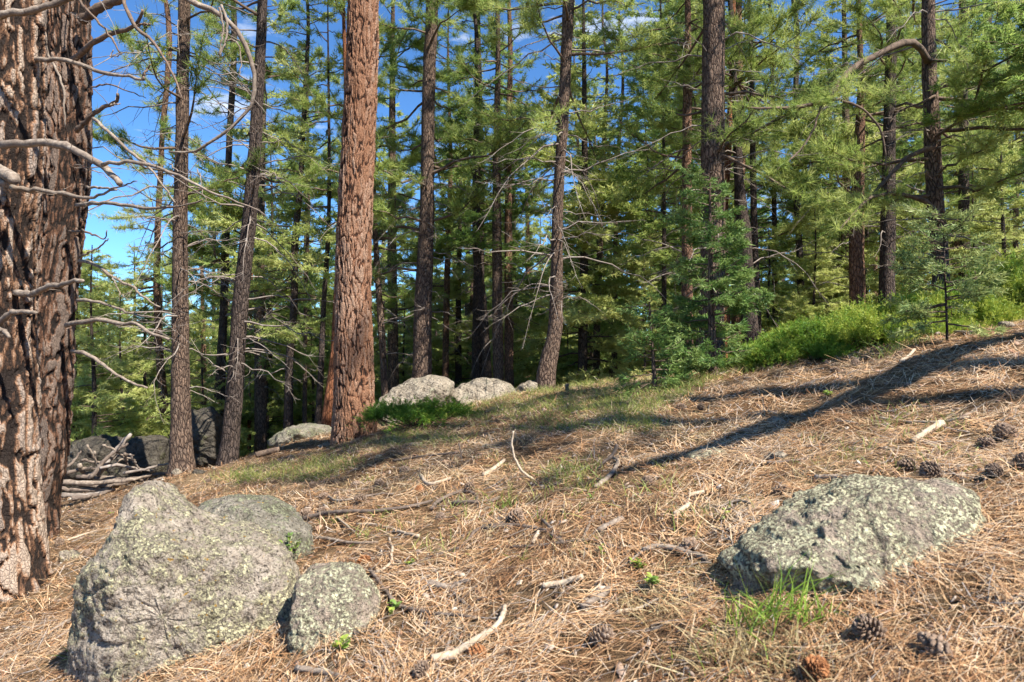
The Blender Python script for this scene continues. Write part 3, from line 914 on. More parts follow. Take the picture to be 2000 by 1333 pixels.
# ------------------------------------------------------------------ the other trees one can tell apart
# name, pixel rows (x,y,width), distance, height, bark, (crown kind, base height, n branches, length, material, density), dead twigs n, label
MP = [
    ("pine_tree", [(360, 0, 22), (357, 150, 23), (355, 300, 24), (352, 450, 27), (352, 600, 30), (353, 750, 34), (354, 860, 40), (356, 922, 48)], 9.2, 15, 'TN', ('pine', 3.6, 34, 1.5, M_PINE, 1), 40, "slim brown pine rising from between the brush pile and the layered rock"),
    ("pine_tree", [(513, 0, 18), (506, 150, 21), (497, 300, 24), (485, 450, 28), (469, 600, 30), (459, 750, 31), (451, 850, 34), (444, 918, 38)], 9.3, 15, 'DK', ('pine', 3.6, 34, 1.6, M_PINE, 1), 44, "dark leaning pine with bare twigs, right of the layered rock"),
    ("pine_tree", [(455, 0, 10), (447, 300, 12), (441, 450, 15), (437, 600, 15), (430, 750, 19), (428, 812, 21)], 16, 15, 'DK', ('pine', 3.4, 44, 1.7, M_ASP, 1.3), 30, "thin dark pine standing behind the layered rock"),
    ("fir_tree", [(323, 0, 8), (315, 300, 10), (307, 500, 12), (312, 700, 14), (321, 800, 17), (323, 862, 18)], 17, 14, 'RD', ('pine', 3.6, 44, 1.7, M_ASP, 1.3), 34, "thin tree with an orange lower trunk behind the slim brown pine and brush pile"),
    ("fir_tree", [(600, 0, 6), (595, 200, 9), (590, 300, 10), (583, 400, 12), (578, 450, 13), (574, 600, 14), (566, 700, 15), (563, 830, 19)], 13.5, 12, 'DK', ('fir', 2.6, 60, 1.75, M_ASP, 1.2), 8, "light green fir with a slightly curved dark trunk left of the red pine"),
    ("pine_tree", [(844, 0, 24), (838, 150, 25), (835, 300, 26), (833, 450, 30), (826, 600, 34), (825, 700, 37), (824, 745, 39)], 12, 16, 'TN', ('pine', 2.1, 52, 2.1, M_PINE, 1.2), 26, "stout grey brown pine growing right behind the big pale boulder"),
    ("pine_tree", [(930, 60, 7), (930, 230, 11), (931, 400, 16), (932, 500, 17), (943, 600, 17), (951, 720, 18), (952, 742, 20)], 15, 13, 'DK', ('fir', 3.0, 50, 1.6, M_FIR, 1.2), 14, "dark slender fir bending right, behind the second boulder"),
    ("pine_tree", [(970, 0, 8), (970, 300, 14), (971, 530, 20), (972, 650, 21), (974, 745, 22)], 14.5, 14, 'TN', ('pine', 4.4, 26, 1.7, M_PINE, 1.3), 20, "grey brown pine in the close pair behind the second boulder, its left trunk"),
    ("pine_tree", [(993, 0, 8), (993, 300, 12), (993, 530, 16), (994, 650, 18), (994, 748, 19)], 15.5, 14, 'RD', ('pine', 5.0, 24, 1.7, M_PINE, 1.3), 16, "redder pine in the close pair behind the second boulder, its right trunk"),
    ("pine_tree", [(1110, 0, 22), (1104, 150, 22), (1099, 250, 22), (1092, 350, 20), (1088, 450, 22), (1086, 600, 26), (1083, 650, 29), (1072, 700, 34), (1064, 746, 39)], 10, 15, 'TN', ('pine', 3.2, 40, 1.8, M_PINE, 1.1), 40, "brown pine whose trunk sweeps in a curve at the foot, on the grassy crest"),
    ("fir_tree", [(1185, 120, 5), (1181, 250, 8), (1175, 400, 10), (1172, 480, 12), (1167, 600, 13), (1165, 732, 14)], 17, 13, 'TN', ('fir', 4.6, 44, 1.5, M_FIR, 1.2), 14, "slim straight fir trunk on the crest, right of the curved pine"),
    ("fir_tree", [(1215, 100, 5), (1205, 350, 8), (1201, 600, 11), (1200, 728, 12)], 19, 13, 'TN', ('fir', 3.4, 46, 1.5, M_ASP, 1.3), 10, "thin fir trunk at the right end of the grassy crest"),
    ("fir_tree", [(1130, 300, 6), (1133, 500, 9), (1137, 735, 12)], 19, 11, 'TN', ('fir', 2.6, 46, 1.5, M_FIR, 1.3), 6, "thin pale fir trunk between the curved pine and the slim straight one"),
    ("pine_tree", [(880, 300, 8), (873, 550, 12), (870, 738, 13)], 18, 12, 'RD', ('pine', 3.0, 30, 1.7, M_PINE, 1.3), 10, "thin reddish pine just right of the stout pine behind the pale boulder"),
    ("pine_tree", [(925, 500, 6), (919, 650, 9), (914, 745, 10)], 21, 11, 'TN', ('pine', 3.2, 26, 1.7, M_ASP, 1.4), 4, "very thin leaning trunk left of the dark slender fir"),
    ("pine_tree", [(730, 350, 8), (739, 560, 12), (745, 650, 13), (752, 775, 14)], 13.5, 10, 'TN', ('pine', 2.6, 26, 1.5, M_PINE, 1.2), 20, "thin crooked pine close behind the right side of the red pine"),
    ("pine_tree", [(660, 560, 15), (652, 700, 16), (645, 760, 18), (637, 826, 20)], 12.5, 11, 'OR', ('pine', 4.0, 22, 1.5, M_PINE, 1.2), 4, "leaning pine with bright orange bark showing left of the red pine"),
    ("pine_tree", [(632, 600, 10), (626, 740, 12), (621, 828, 13)], 13.2, 10, 'DK', ('pine', 4.0, 18, 1.3, M_PINE, 1.2), 2, "thin grey trunk beside the leaning orange barked pine"),
    ("fir_tree", [(1296, 300, 6), (1297, 450, 8), (1297, 600, 10), (1297, 700, 12)], 15, 12, 'DK', ('fir', 1.9, 64, 1.5, M_FIR, 1.3), 0, "dark green fir in the shade, left of the two reddish pines"),
    ("fir_tree", [(1260, 420, 5), (1258, 600, 7), (1256, 715, 9)], 17.5, 8.5, 'DK', ('fir', .9, 60, 1.5, M_FIR, 1.3), 0, "shaded young fir with low boughs behind the crest's right end"),
    ("pine_tree", [(1343, 0, 11), (1342, 150, 16), (1342, 300, 18), (1342, 450, 20), (1342, 600, 22), (1342, 700, 23)], 11.5, 14, 'RD', ('pine', 3.2, 36, 1.7, M_PINE, 1), 30, "slim reddish pine left of the thick trunk behind the sapling"),
    ("ponderosa_pine", [(1394, 0, 40), (1393, 150, 43), (1392, 300, 45), (1393, 450, 47), (1390, 600, 49), (1386, 690, 54)], 9.7, 16, 'TN', ('pine', 2.7, 46, 2.3, M_PINE, 1), 22, "thick brown pine behind the green sapling"),
    ("pine_tree", [(1428, 180, 10), (1422, 300, 13), (1413, 450, 15), (1417, 600, 16), (1419, 690, 18)], 12.5, 13, 'OR', ('pine', 4.8, 22, 1.7, M_PINE, 1.2), 16, "narrow orange trunk half hidden at the thick pine's right side"),
    ("pine_tree", [(1436, 200, 12), (1440, 270, 17), (1443, 350, 18), (1453, 450, 26), (1462, 600, 29), (1467, 665, 33)], 12.3, 12, 'DK', ('pine', 3.8, 28, 1.9, M_PINE, 1.2), 24, "blackish pine in shade right of the thick trunk"),
    ("pine_tree", [(1466, 60, 8), (1469, 200, 10), (1472, 400, 12), (1480, 640, 14)], 14, 13, 'DK', ('pine', 3.6, 26, 1.8, M_PINE, 1.2), 8, "thin dark trunk just right of the blackish pine"),
    ("pine_tree", [(1555, 40, 9), (1554, 200, 10), (1556, 400, 11), (1562, 500, 13), (1564, 620, 14)], 16, 13, 'DK', ('pine', 3.4, 28, 1.9, M_PINE, 1.2), 20, "thin grey pine in the gap between the blackish pine and the next stout pair"),
    ("ponderosa_pine", [(1681, 160, 12), (1680, 250, 18), (1676, 350, 23), (1673, 450, 27), (1675, 590, 29)], 12.5, 12, 'RD', ('pine', 2.6, 38, 1.9, M_PINE, 1.2), 30, "reddish brown pine, left one of the stout pair above the juniper bank"),
    ("ponderosa_pine", [(1741, 60, 18), (1739, 160, 21), (1737, 250, 22), (1735, 400, 26), (1732, 590, 30)], 12, 13, 'DK', ('pine', 2.8, 38, 1.9, M_PINE, 1.2), 30, "dark brown pine, right one of the stout pair above the juniper bank"),
    ("ponderosa_pine", [(1813, -40, 22), (1813, 0, 23), (1814, 100, 25), (1818, 200, 28), (1822, 300, 29), (1827, 400, 30), (1832, 450, 30), (1840, 600, 32)], 8.6, 13, 'TN', ('pine', 1.7, 54, 2.1, M_PINE, 1), 16, "brown pine with long arching limbs above the blue green sapling"),
    ("pine_tree", [(1880, 130, 13), (1882, 240, 17), (1883, 430, 19), (1885, 560, 20)], 13.5, 12, 'DK', ('fir', 2.9, 50, 1.9, M_FIR, 1.2), 6, "dark shaded fir trunk between the arching pine and the right edge"),
    ("fir_tree", [(1983, 200, 7), (1984, 450, 9), (1984, 540, 10)], 19, 12, 'TN', ('fir', 2.2, 50, 1.8, M_FIR, 1.3), 0, "thin tan fir trunk near the right edge above the juniper"),
    ("fir_tree", [(1934, 300, 6), (1934, 540, 8)], 21, 11, 'DK', ('fir', 2.0, 46, 1.8, M_ASP, 1.3), 0, "very thin distant trunk between the shaded fir and the right edge"),
    ("fir_tree", [(1693, 330, 5), (1693, 590, 8)], 20, 11, 'DK', ('fir', 2.4, 46, 1.8, M_FIR, 1.3), 6, "thin dark trunk in the gap of the stout pair above the juniper"),
    ("pine_tree", [(1795, 330, 6), (1795, 570, 8)], 20, 11, 'TN', ('pine', 2.8, 30, 1.9, M_PINE, 1.3), 8, "thin distant trunk just left of the arching pine"),
    ("pine_tree", [(1777, 330, 5), (1777, 570, 7)], 22, 11, 'DK', ('pine', 2.8, 30, 1.9, M_PINE, 1.4), 6, "thinnest distant trunk right of the dark brown pine"),
    ("fir_tree", [(600, 480, 6), (596, 700, 8), (595, 810, 9)], 17, 9, 'TN', ('fir', 2.0, 54, 1.4, M_FIR, 1.3), 0, "small fir with a pale trunk just right of the curved light green fir"),
    ("pine_tree", [(488, 700, 5), (487, 830, 7)], 19, 9, 'OR', ('pine', 4.2, 20, 1.3, M_PINE, 1.4), 2, "thin orange trunk far behind the dark leaning pine"),
    ("fir_tree", [(1510, 200, 8), (1512, 400, 9), (1514, 640, 11)], 17, 12, 'DK', ('fir', 2.5, 52, 1.8, M_FIR, 1.3), 6, "shaded fir in the dark gap right of the blackish pine"),
]
BM = {'TN': M_BARK_TN, 'DK': M_BARK_DK, 'RD': M_BARK_RD, 'OR': M_BARK_OR}
for i, (nm, px, Y, H, bk, (kind, zc, nb, Lm, fm, size), ndead, lab) in enumerate(MP):
    rng = rs(100 + i)
    rows, zb = trunk_path(px, Y, H, rng)
    me, base, axis, rad = trunk_mesh("trunk", rows, zb, BM[bk], rng, 26 if Y < 11 else 16, .07 if Y < 11 else .14, flare=.2, lump=.08)
    t = thing(nm, base, lab, "tree")
    obj("trunk", me, t)
    size = size * 1.3; nb = int(nb * 1.25)
    if kind == 'pine':
        Lf = lambda q, Lm=Lm: Lm * (1.05 - .7 * q) * (.7 + .3 * np.abs(np.sin(q * 7)))
        pm, de = (9.0, 1.35) if Y < 13 else (8.0, 1.2)
    else:
        Lf = lambda q, Lm=Lm: Lm * (1.08 - .95 * q)
        pm, de = 10.0, 1.3
    wd_, lf_ = crown_meshes(rng, axis, rad, zb + zc, zb + H - .3, nb, Lf, kind, pm, de, size, fm, "crown", origin=base)
    obj("crown", lf_, t, kind='stuff'); obj("branches", wd_, t, kind='stuff')
    if ndead:
        hi = min(zb + zc + 2.5, zb + H - 2)
        lo = zb + (1.1 if Y < 15 else 1.6)
        obj("dead_twigs", dead_twigs(rng, axis, rad, lo, hi, int(ndead * (1.4 if Y < 11 else 1)), 1.5 if Y < 11 else 1.3, base, per_m=8 if Y < 11 else 6, thick=.75 + Y * .035), t, kind='stuff')
    if nm == "ponderosa_pine" and Y < 9:
        arch, archb = t, base

# the arching limbs of the pine above the sapling
for i, (p, Ys, w0, w1) in enumerate([
    ([(1812, 120), (1800, 98), (1782, 84), (1765, 84), (1740, 94), (1700, 115), (1665, 135), (1645, 155), (1630, 182), (1612, 196), (1580, 206), (1540, 211), (1490, 213), (1450, 210)], (8.5, 7.2), 20, 4),
    ([(1615, 195), (1640, 196), (1670, 206), (1700, 228), (1718, 252), (1728, 290), (1730, 330)], (7.7, 7.6), 8, 2),
    ([(1606, 203), (1595, 235), (1578, 275), (1545, 310), (1500, 345)], (7.7, 7.4), 6, 2),
    ([(1822, 288), (1800, 296), (1770, 310), (1745, 335), (1710, 375), (1680, 410), (1645, 450)], (8.4, 7.6), 13, 4),
    ([(1832, 418), (1808, 395), (1775, 383), (1735, 379), (1700, 386), (1665, 420), (1640, 450)], (8.4, 7.4), 12, 4),
    ([(1826, 188), (1790, 205), (1760, 215), (1738, 240)], (8.4, 8.0), 7, 2),
    ([(1824, 236), (1795, 240), (1755, 250), (1720, 262)], (8.4, 8.0), 5, 2),
]):
    dead_limb(arch, archb, "arching_limb", p, Ys[0], Ys[1], w0 * .85, w1, M_BRANCH, seed=200 + i, twigs=9, leafy=i in (0, 2, 3, 4))


# ------------------------------------------------------------------ trees standing further back, copied from a few kinds
def straight(H):
    return (lambda z: np.stack([z * 0, z * 0, z], -1)), (lambda z, H=H: np.maximum(.13 * (1 - np.asarray(z) / H), .01) * H / 12)


def filler_kind(seed, kind, H, zc, nb, Lm, mat, size, bark):
    rng = rs(seed)
    rows = np.array([[0, 0, 0, .011 * H], [.05, 0, H * .4, .0085 * H], [.0, .05, H * .8, .004 * H], [0, 0, H, .01]])
    me, base, axis, rad = trunk_mesh("trunk", rows, 0.0, bark, rng, 10, .35, flare=.2, lump=.06)
    if kind == 'pine':
        Lf = lambda q: Lm * (1.05 - .7 * q) * (.7 + .3 * np.abs(np.sin(q * 7)))
        pm, de = 10.0, 1.7
    else:
        Lf = lambda q: Lm * (1.08 - 1.0 * q)
        pm, de = 11.0, 1.7
    wd_, lf_ = crown_meshes(rng, axis, rad, zc, H - .2, nb, Lf, kind, pm, de, size, mat, "crown", sides=3)
    dt = dead_twigs(rng, axis, rad, 1.4, zc + 1.5, 16, 1.2, (0, 0, 0), per_m=4, thick=1.3, sides=3) if kind == 'pine' else None
    return me, wd_, lf_, dt


KINDS = {
    'p0': filler_kind(301, 'pine', 14, 4.2, 56, 2.3, M_PINE, 2.6, M_BARK_DK),
    'p1': filler_kind(302, 'pine', 13, 3.0, 58, 2.3, M_PINE, 2.6, M_BARK_TN),
    'p2': filler_kind(303, 'pine', 11, 2.4, 54, 2.1, M_ASP, 2.6, M_BARK_RD),
    'f0': filler_kind(304, 'fir', 13, 1.0, 96, 2.4, M_FIR, 2.4, M_BARK_DK),
    'f1': filler_kind(305, 'fir', 12, 1.4, 90, 2.2, M_ASP, 2.4, M_BARK_TN),
    'f2': filler_kind(306, 'fir', 9, .4, 84, 2.2, M_ASP, 2.4, M_BARK_DK),
    'f3': filler_kind(307, 'fir', 5.5, .2, 66, 1.8, M_ASP, 2.2, M_BARK_DK),
}
LAB = {'p': ("pine_tree", "bushy pine of the dense forest beyond the crest, one among many alike", "pines of the forest beyond the crest"),
       'f': ("fir_tree", "green fir with boughs near the ground in the dense forest beyond the crest", "firs of the forest beyond the crest")}
rngF = rs(77)
placed = [(0., 0.)]


def far_tree(k, x, y, sc_, rot):
    me, wd_, lf_, dt = KINDS[k]
    nm, lab, grp = LAB[k[0]]
    if k == 'f3': lab, grp = "low young fir filling the understorey beyond the crest", "young firs under the forest"
    z = float(terr(x, y, False)) - .05
    t = thing(nm, (x, y, z), lab, "tree", grp)
    t.rotation_euler = (0, 0, rot); t.scale = (sc_, sc_, sc_)
    obj("trunk", me, t); obj("crown", lf_, t, kind='stuff'); obj("branches", wd_, t, kind='stuff')
    if dt: obj("dead_twigs", dt, t, kind='stuff')


def allowed(u, Y, H):
    """open sky the photograph shows: only low trees there"""
    top = (H - 1.6 - .03 * Y) / Y      # v of the tree top
    if .125 < u < .20 and top > .27: return False
    if -.66 < u < -.47 and top > .30: return False
    return True


cnt = 0
for tries in range(4000):
    if cnt >= 128: break
    Y = 15 + 45 * rngF.random() ** 1.15
    u = rngF.uniform(-.86, .9)
    x = u * Y
    k = rngF.choice(['p0', 'p1', 'p2', 'f0', 'f1', 'f2', 'f3'], p=[.14, .14, .18, .12, .18, .12, .12])
    s = rngF.uniform(.85, 1.25)
    H = {'p0': 14, 'p1': 13, 'p2': 11, 'f0': 13, 'f1': 12, 'f2': 9, 'f3': 5.5}[k] * s
    if not allowed(u, Y, H): continue
    if min((x - a) ** 2 + (Y - b) ** 2 for a, b in placed) < (1.9 + .03 * Y) ** 2: continue
    placed.append((x, Y)); cnt += 1
    far_tree(str(k), x, Y, s, rngF.uniform(0, 6.28))
# far backdrop rows of young and full firs so that the forest closes behind
for j in range(80):
    Y = rngF.uniform(52, 85); u = rngF.uniform(-.95, .95)
    k = rngF.choice(['f0', 'f1', 'f2', 'p1'])
    if not allowed(u, Y, 13): k = 'f2'
    far_tree(str(k), u * Y, Y, rngF.uniform(.9, 1.3), rngF.uniform(0, 6.28))
for j in range(46):
    Y = rngF.uniform(18, 60); u = rngF.uniform(-.80, -.25)
    far_tree(str(rngF.choice(['f3', 'f2'])) if u < -.47 or Y < 26 else 'f1', u * Y, Y, rngF.uniform(.7, 1.1) if Y < 35 else 1.2, rngF.uniform(0, 6.28))
for (px, Y, k, s) in [(205, 22, 'f1', .62), (262, 27, 'f0', .8), (318, 24, 'p2', .8), (232, 33, 'f1', .95), (300, 38, 'f0', 1.05), (178, 29, 'p1', .8), (345, 31, 'f1', 1.0), (395, 23, 'p2', .95), (285, 18, 'f2', .6), (190, 40, 'f0', 1.1)]:
    far_tree(k, (px - 1000) / F * Y, Y, s, rngF.uniform(0, 6.28))
# small understorey firs on the near slope behind the crest, left and centre
for (px, Y, s) in [(180, 13, .9), (235, 14.5, .8), (150, 16, 1.1), (280, 19, .9), (395, 15, .6), (520, 18, .8), (610, 19, .8), (700, 18, .6), (790, 19, .7), (890, 20, .6), (1010, 21, .6), (1110, 20, .45), (1230, 19, .45), (1260, 14, .45), (1330, 17, .6), (1500, 15, .6), (1590, 14, .6), (1640, 17, .7), (1780, 14, .6), (1900, 14, .7), (1960, 12, .7)]:
    far_tree('f3', (px - 1000) / F * Y, Y, s, rngF.uniform(0, 6.28))

# trees out of the frame on the right whose shade falls into it
def side_tree(seed, x, y, H, zc, nb, Lm, lab, lean=(0, 0), r=.16, kind='pine', dens=1.0):
    rng = rs(seed)
    z = float(terr(x, y, False))
    rows = np.array([[x, y, z, r], [x + lean[0] * .5, y + lean[1] * .5, z + H * .5, r * .7], [x + lean[0], y + lean[1], z + H, .02]])
    me, base, axis, rad = trunk_mesh("trunk", rows, z, M_BARK_TN, rng, 12, .3)
    t = thing("pine_tree", base, lab, "tree"); obj("trunk", me, t)
    if nb:
        wd_, lf_ = crown_meshes(rng, axis, rad, z + zc, z + H - .2, nb, lambda q: Lm * (1.05 - .7 * q), kind, 6, dens, 2.0, M_PINE, "crown", origin=base)
        obj("crown", lf_, t, kind='stuff'); obj("branches", wd_, t, kind='stuff')


S_ = SUN
def caster(shadow_pt, t):
    return shadow_pt + S_ * t
pR = gnd(1990, 672); pL = gnd(1045, 985)
botm = pR + (pR - pL) * .22; botm[2] = float(terr(botm[0], botm[1]))
topm = caster(pL, 8.5)
rows_l = topm - botm
side_tree(401, botm[0], botm[1], rows_l[2], 0, 0, 0, "leaning dead trunk standing past the right edge of the view", lean=(rows_l[0], rows_l[1]), r=.23)
side_tree(402, 6.4, 0.9, 11.5, 6.6, 26, 1.6, "pine standing past the right edge, shading the grassy crest")

side_tree(403, 7.2, -0.6, 15, 9.0, 46, 1.9, "tall pine standing past the right edge, nearer than the one shading the crest")

# ------------------------------------------------------------------ saplings
def sapling(px_pts, Y, mat, kind, nb, Lm, per_m, dens, size, nm, lab, cat, zc=.15, bark=M_BARK_TN, seed=0):
    rng = rs(seed)
    rows = np.array([[*at(x, y, Y), w_ / 2 / F * Y] for x, y, w_ in px_pts[::-1]])
    zb = float(terr(rows[0, 0], Y)); rows[0, 2] = min(rows[0, 2], zb)
    me, base, axis, rad = trunk_mesh("trunk", rows, rows[0, 2], bark, rng, 10, .06, flare=.1)
    t = thing(nm, base, lab, cat); obj("trunk", me, t)
    H = rows[-1, 2] - zb
    wd_, lf_ = crown_meshes(rng, axis, rad, zb + zc, rows[-1, 2], nb, lambda q: Lm * (1.05 - .85 * q), kind, per_m, dens, size, mat, "crown", origin=base)
    obj("crown", lf_, t, kind='stuff'); obj("branches", wd_, t, kind='stuff')


sapling([(1386, 345, 3), (1387, 450, 7), (1389, 600, 12), (1394, 742, 18)], 6.6, M_SAP, 'fir', 60, .58, 14, 2.2, .8, "pine_sapling", "green sapling in front of the thick brown pine, at the juniper's end", "sapling", .1, seed=501)
sapling([(1268, 590, 3), (1272, 650, 5), (1279, 752, 9)], 6.3, M_SAP, 'fir', 26, .26, 14, 1.2, .8, "fir_seedling", "small dark fir seedling on the shaded crest left of the sapling", "sapling", .05, M_BARK_DK, seed=502)
sapling([(1842, 420, 2), (1845, 520, 3), (1850, 648, 5)], 5.6, M_BLUE, 'fir', 34, .45, 12, 1.6, .7, "fir_sapling", "pale blue green fir sapling growing out of the juniper at the right", "sapling", .15, M_BARK_DK, seed=503)
sapling([(2110, -60, 20), (2115, 200, 26), (2120, 400, 30), (2125, 600, 34)][::1], 7.2, M_FIR, 'fir', 90, 1.5, 10, 1.6, 1.0, "fir_tree", "dense dark green fir hanging into the upper right corner", "tree", 2.3, M_BARK_DK, seed=504)

# ------------------------------------------------------------------ juniper
def juniper_mesh(seed, rx, ry, h, n=1100, size=1.0):
    rng = rs(seed)
    nc_ = 70
    ci = rng.integers(0, nc_, n)
    cx_ = rng.normal(0, 1, (nc_, 2)); cx_ = cx_ / np.linalg.norm(cx_, axis=1, keepdims=True) * np.sqrt(rng.random(nc_))[:, None] * .95
    pp = cx_[ci] + rng.normal(0, .075, (n, 2))
    th = np.arctan2(pp[:, 1], pp[:, 0]); rr = np.minimum(np.hypot(pp[:, 0], pp[:, 1]), 1.1)
    lump = .65 + .35 * fbm(np.stack([np.cos(th) * rr * 1.4, np.sin(th) * rr * 1.4, th * 0 + seed], -1), 2.4, 2, seed)
    X = rx * rr * np.cos(th); Y_ = ry * rr * np.sin(th)
    Z = h * np.sqrt(np.clip(1 - rr ** 2, 0, 1)) * np.clip(lump + .25, .3, 1.4) * (.6 + .4 * rng.random(nc_))[ci] * (.75 + .3 * rng.random(n)) + .02
    P = np.stack([X, Y_, Z], -1)
    D = nrm(np.stack([X / rx * .7, Y_ / ry * .7, .7 + 0 * X], -1) + .5 * rng.standard_normal((n, 3)))
    l = rng.uniform(.07, .24, n) * size
    per = 30
    bi = np.repeat(np.arange(n), per); s = rng.random(n * per)
    p = P[bi] - D[bi] * .05 + D[bi] * (l[bi] * s)[:, None]
    off = rng.standard_normal((n * per, 3)) * (.028 * size * (1.15 - s))[:, None]
    dd = nrm(D[bi] * .8 + off / .03 + .35 * rng.standard_normal((n * per, 3)))
    V, T = blades(p + off * .5, dd, rng.uniform(.018, .042, n * per) * size, .0095 * size, rng)
    tone = np.repeat(np.clip(.5 * rng.random(n)[bi] + .5 * s, 0, 1), 3)
    leaf = mesh("juniper_foliage", V, [T], M_JUN, {'tone': tone})
    # stems fanning from the root to the sprays
    m = 90
    pick = rng.choice(n, m, replace=False)
    qq = np.linspace(0, 1, 6)[None, :, None]
    A = np.zeros((m, 3)); A[:, :2] = P[pick, :2] * .1
    st = A[:, None] * (1 - qq) + P[pick][:, None] * qq
    st[:, :, 2] -= .12 * np.sin(np.pi * np.linspace(0, 1, 6))[None] * h
    Vs, Qs, _ = tubes(st, np.tile(np.linspace(.009, .003, 6), (m, 1)), 4, cap=False)
    stem = mesh("juniper_stems", Vs, [Qs], M_BRANCH)
    return leaf, stem


JM = [juniper_mesh(601, .75, .55, .46), juniper_mesh(602, .85, .6, .42), juniper_mesh(603, .6, .5, .5)]
JS = juniper_mesh(604, .64, .38, .30, 900, .9)
def juniper(m, x, y, s, rot, lab, grp=None, sz=1.0):
    z = float(terr(x, y)) - .03
    t = thing("juniper_shrub", (x, y, z), lab, "shrub", grp)
    t.rotation_euler = (0, 0, rot); t.scale = (s, s, s * sz * .85)
    obj("foliage", m[0], t, kind='stuff'); obj("stems", m[1], t, kind='stuff')


p = gnd(812, 838)
juniper(JS, p[0] + .02, p[1] + .15, 1.08, .1, "low green juniper sprawling at the foot of the red pine before the pale boulder")
for i, (px, py, m, s, sz, lab) in enumerate([
    (1465, 726, 0, .45, .9, "leftmost clump of the juniper bank beside the green sapling"),
    (1515, 720, 2, .6, 1.0, "second clump from the left in the juniper bank"), (1570, 708, 1, .7, 1.05, "juniper clump of the bank with a pale tip, third from the left"), (1630, 698, 0, .8, 1.1, None),
    (1690, 686, 2, .85, 1.0, None), (1740, 670, 1, .75, 1.0, None), (1795, 655, 0, .6, .9, "low part of the juniper bank under the blue green sapling"),
    (1850, 640, 1, .6, .9, "low juniper clump right behind the tan curved stick"), (1905, 628, 2, .75, 1.5, "juniper clump left of the tallest one"), (1955, 618, 0, .85, 1.9, "tallest yellow green juniper near the right edge"), (2010, 612, 2, .9, 1.9, "juniper clump cut by the right edge of the photo"),
    (1600, 690, 0, .9, 1.1, None), (1680, 676, 2, .95, 1.2, None), (1760, 655, 1, .9, 1.1, None), (1850, 636, 0, .9, 1.5, None), (1930, 620, 1, 1.0, 1.8, None), (1520, 706, 1, .7, 1.0, None)]):
    p = gnd(px, py)
    back = (.4 if i < 11 else 1.0) if px < 1800 else (.12 if i < 11 else .5)
    juniper(JM[m], p[0] + back * p[0] / p[1], p[1] + back, s, i * 1.1, lab or "bright green juniper in the back row of the bank on the right", None if lab else "clumps of the juniper bank", sz)

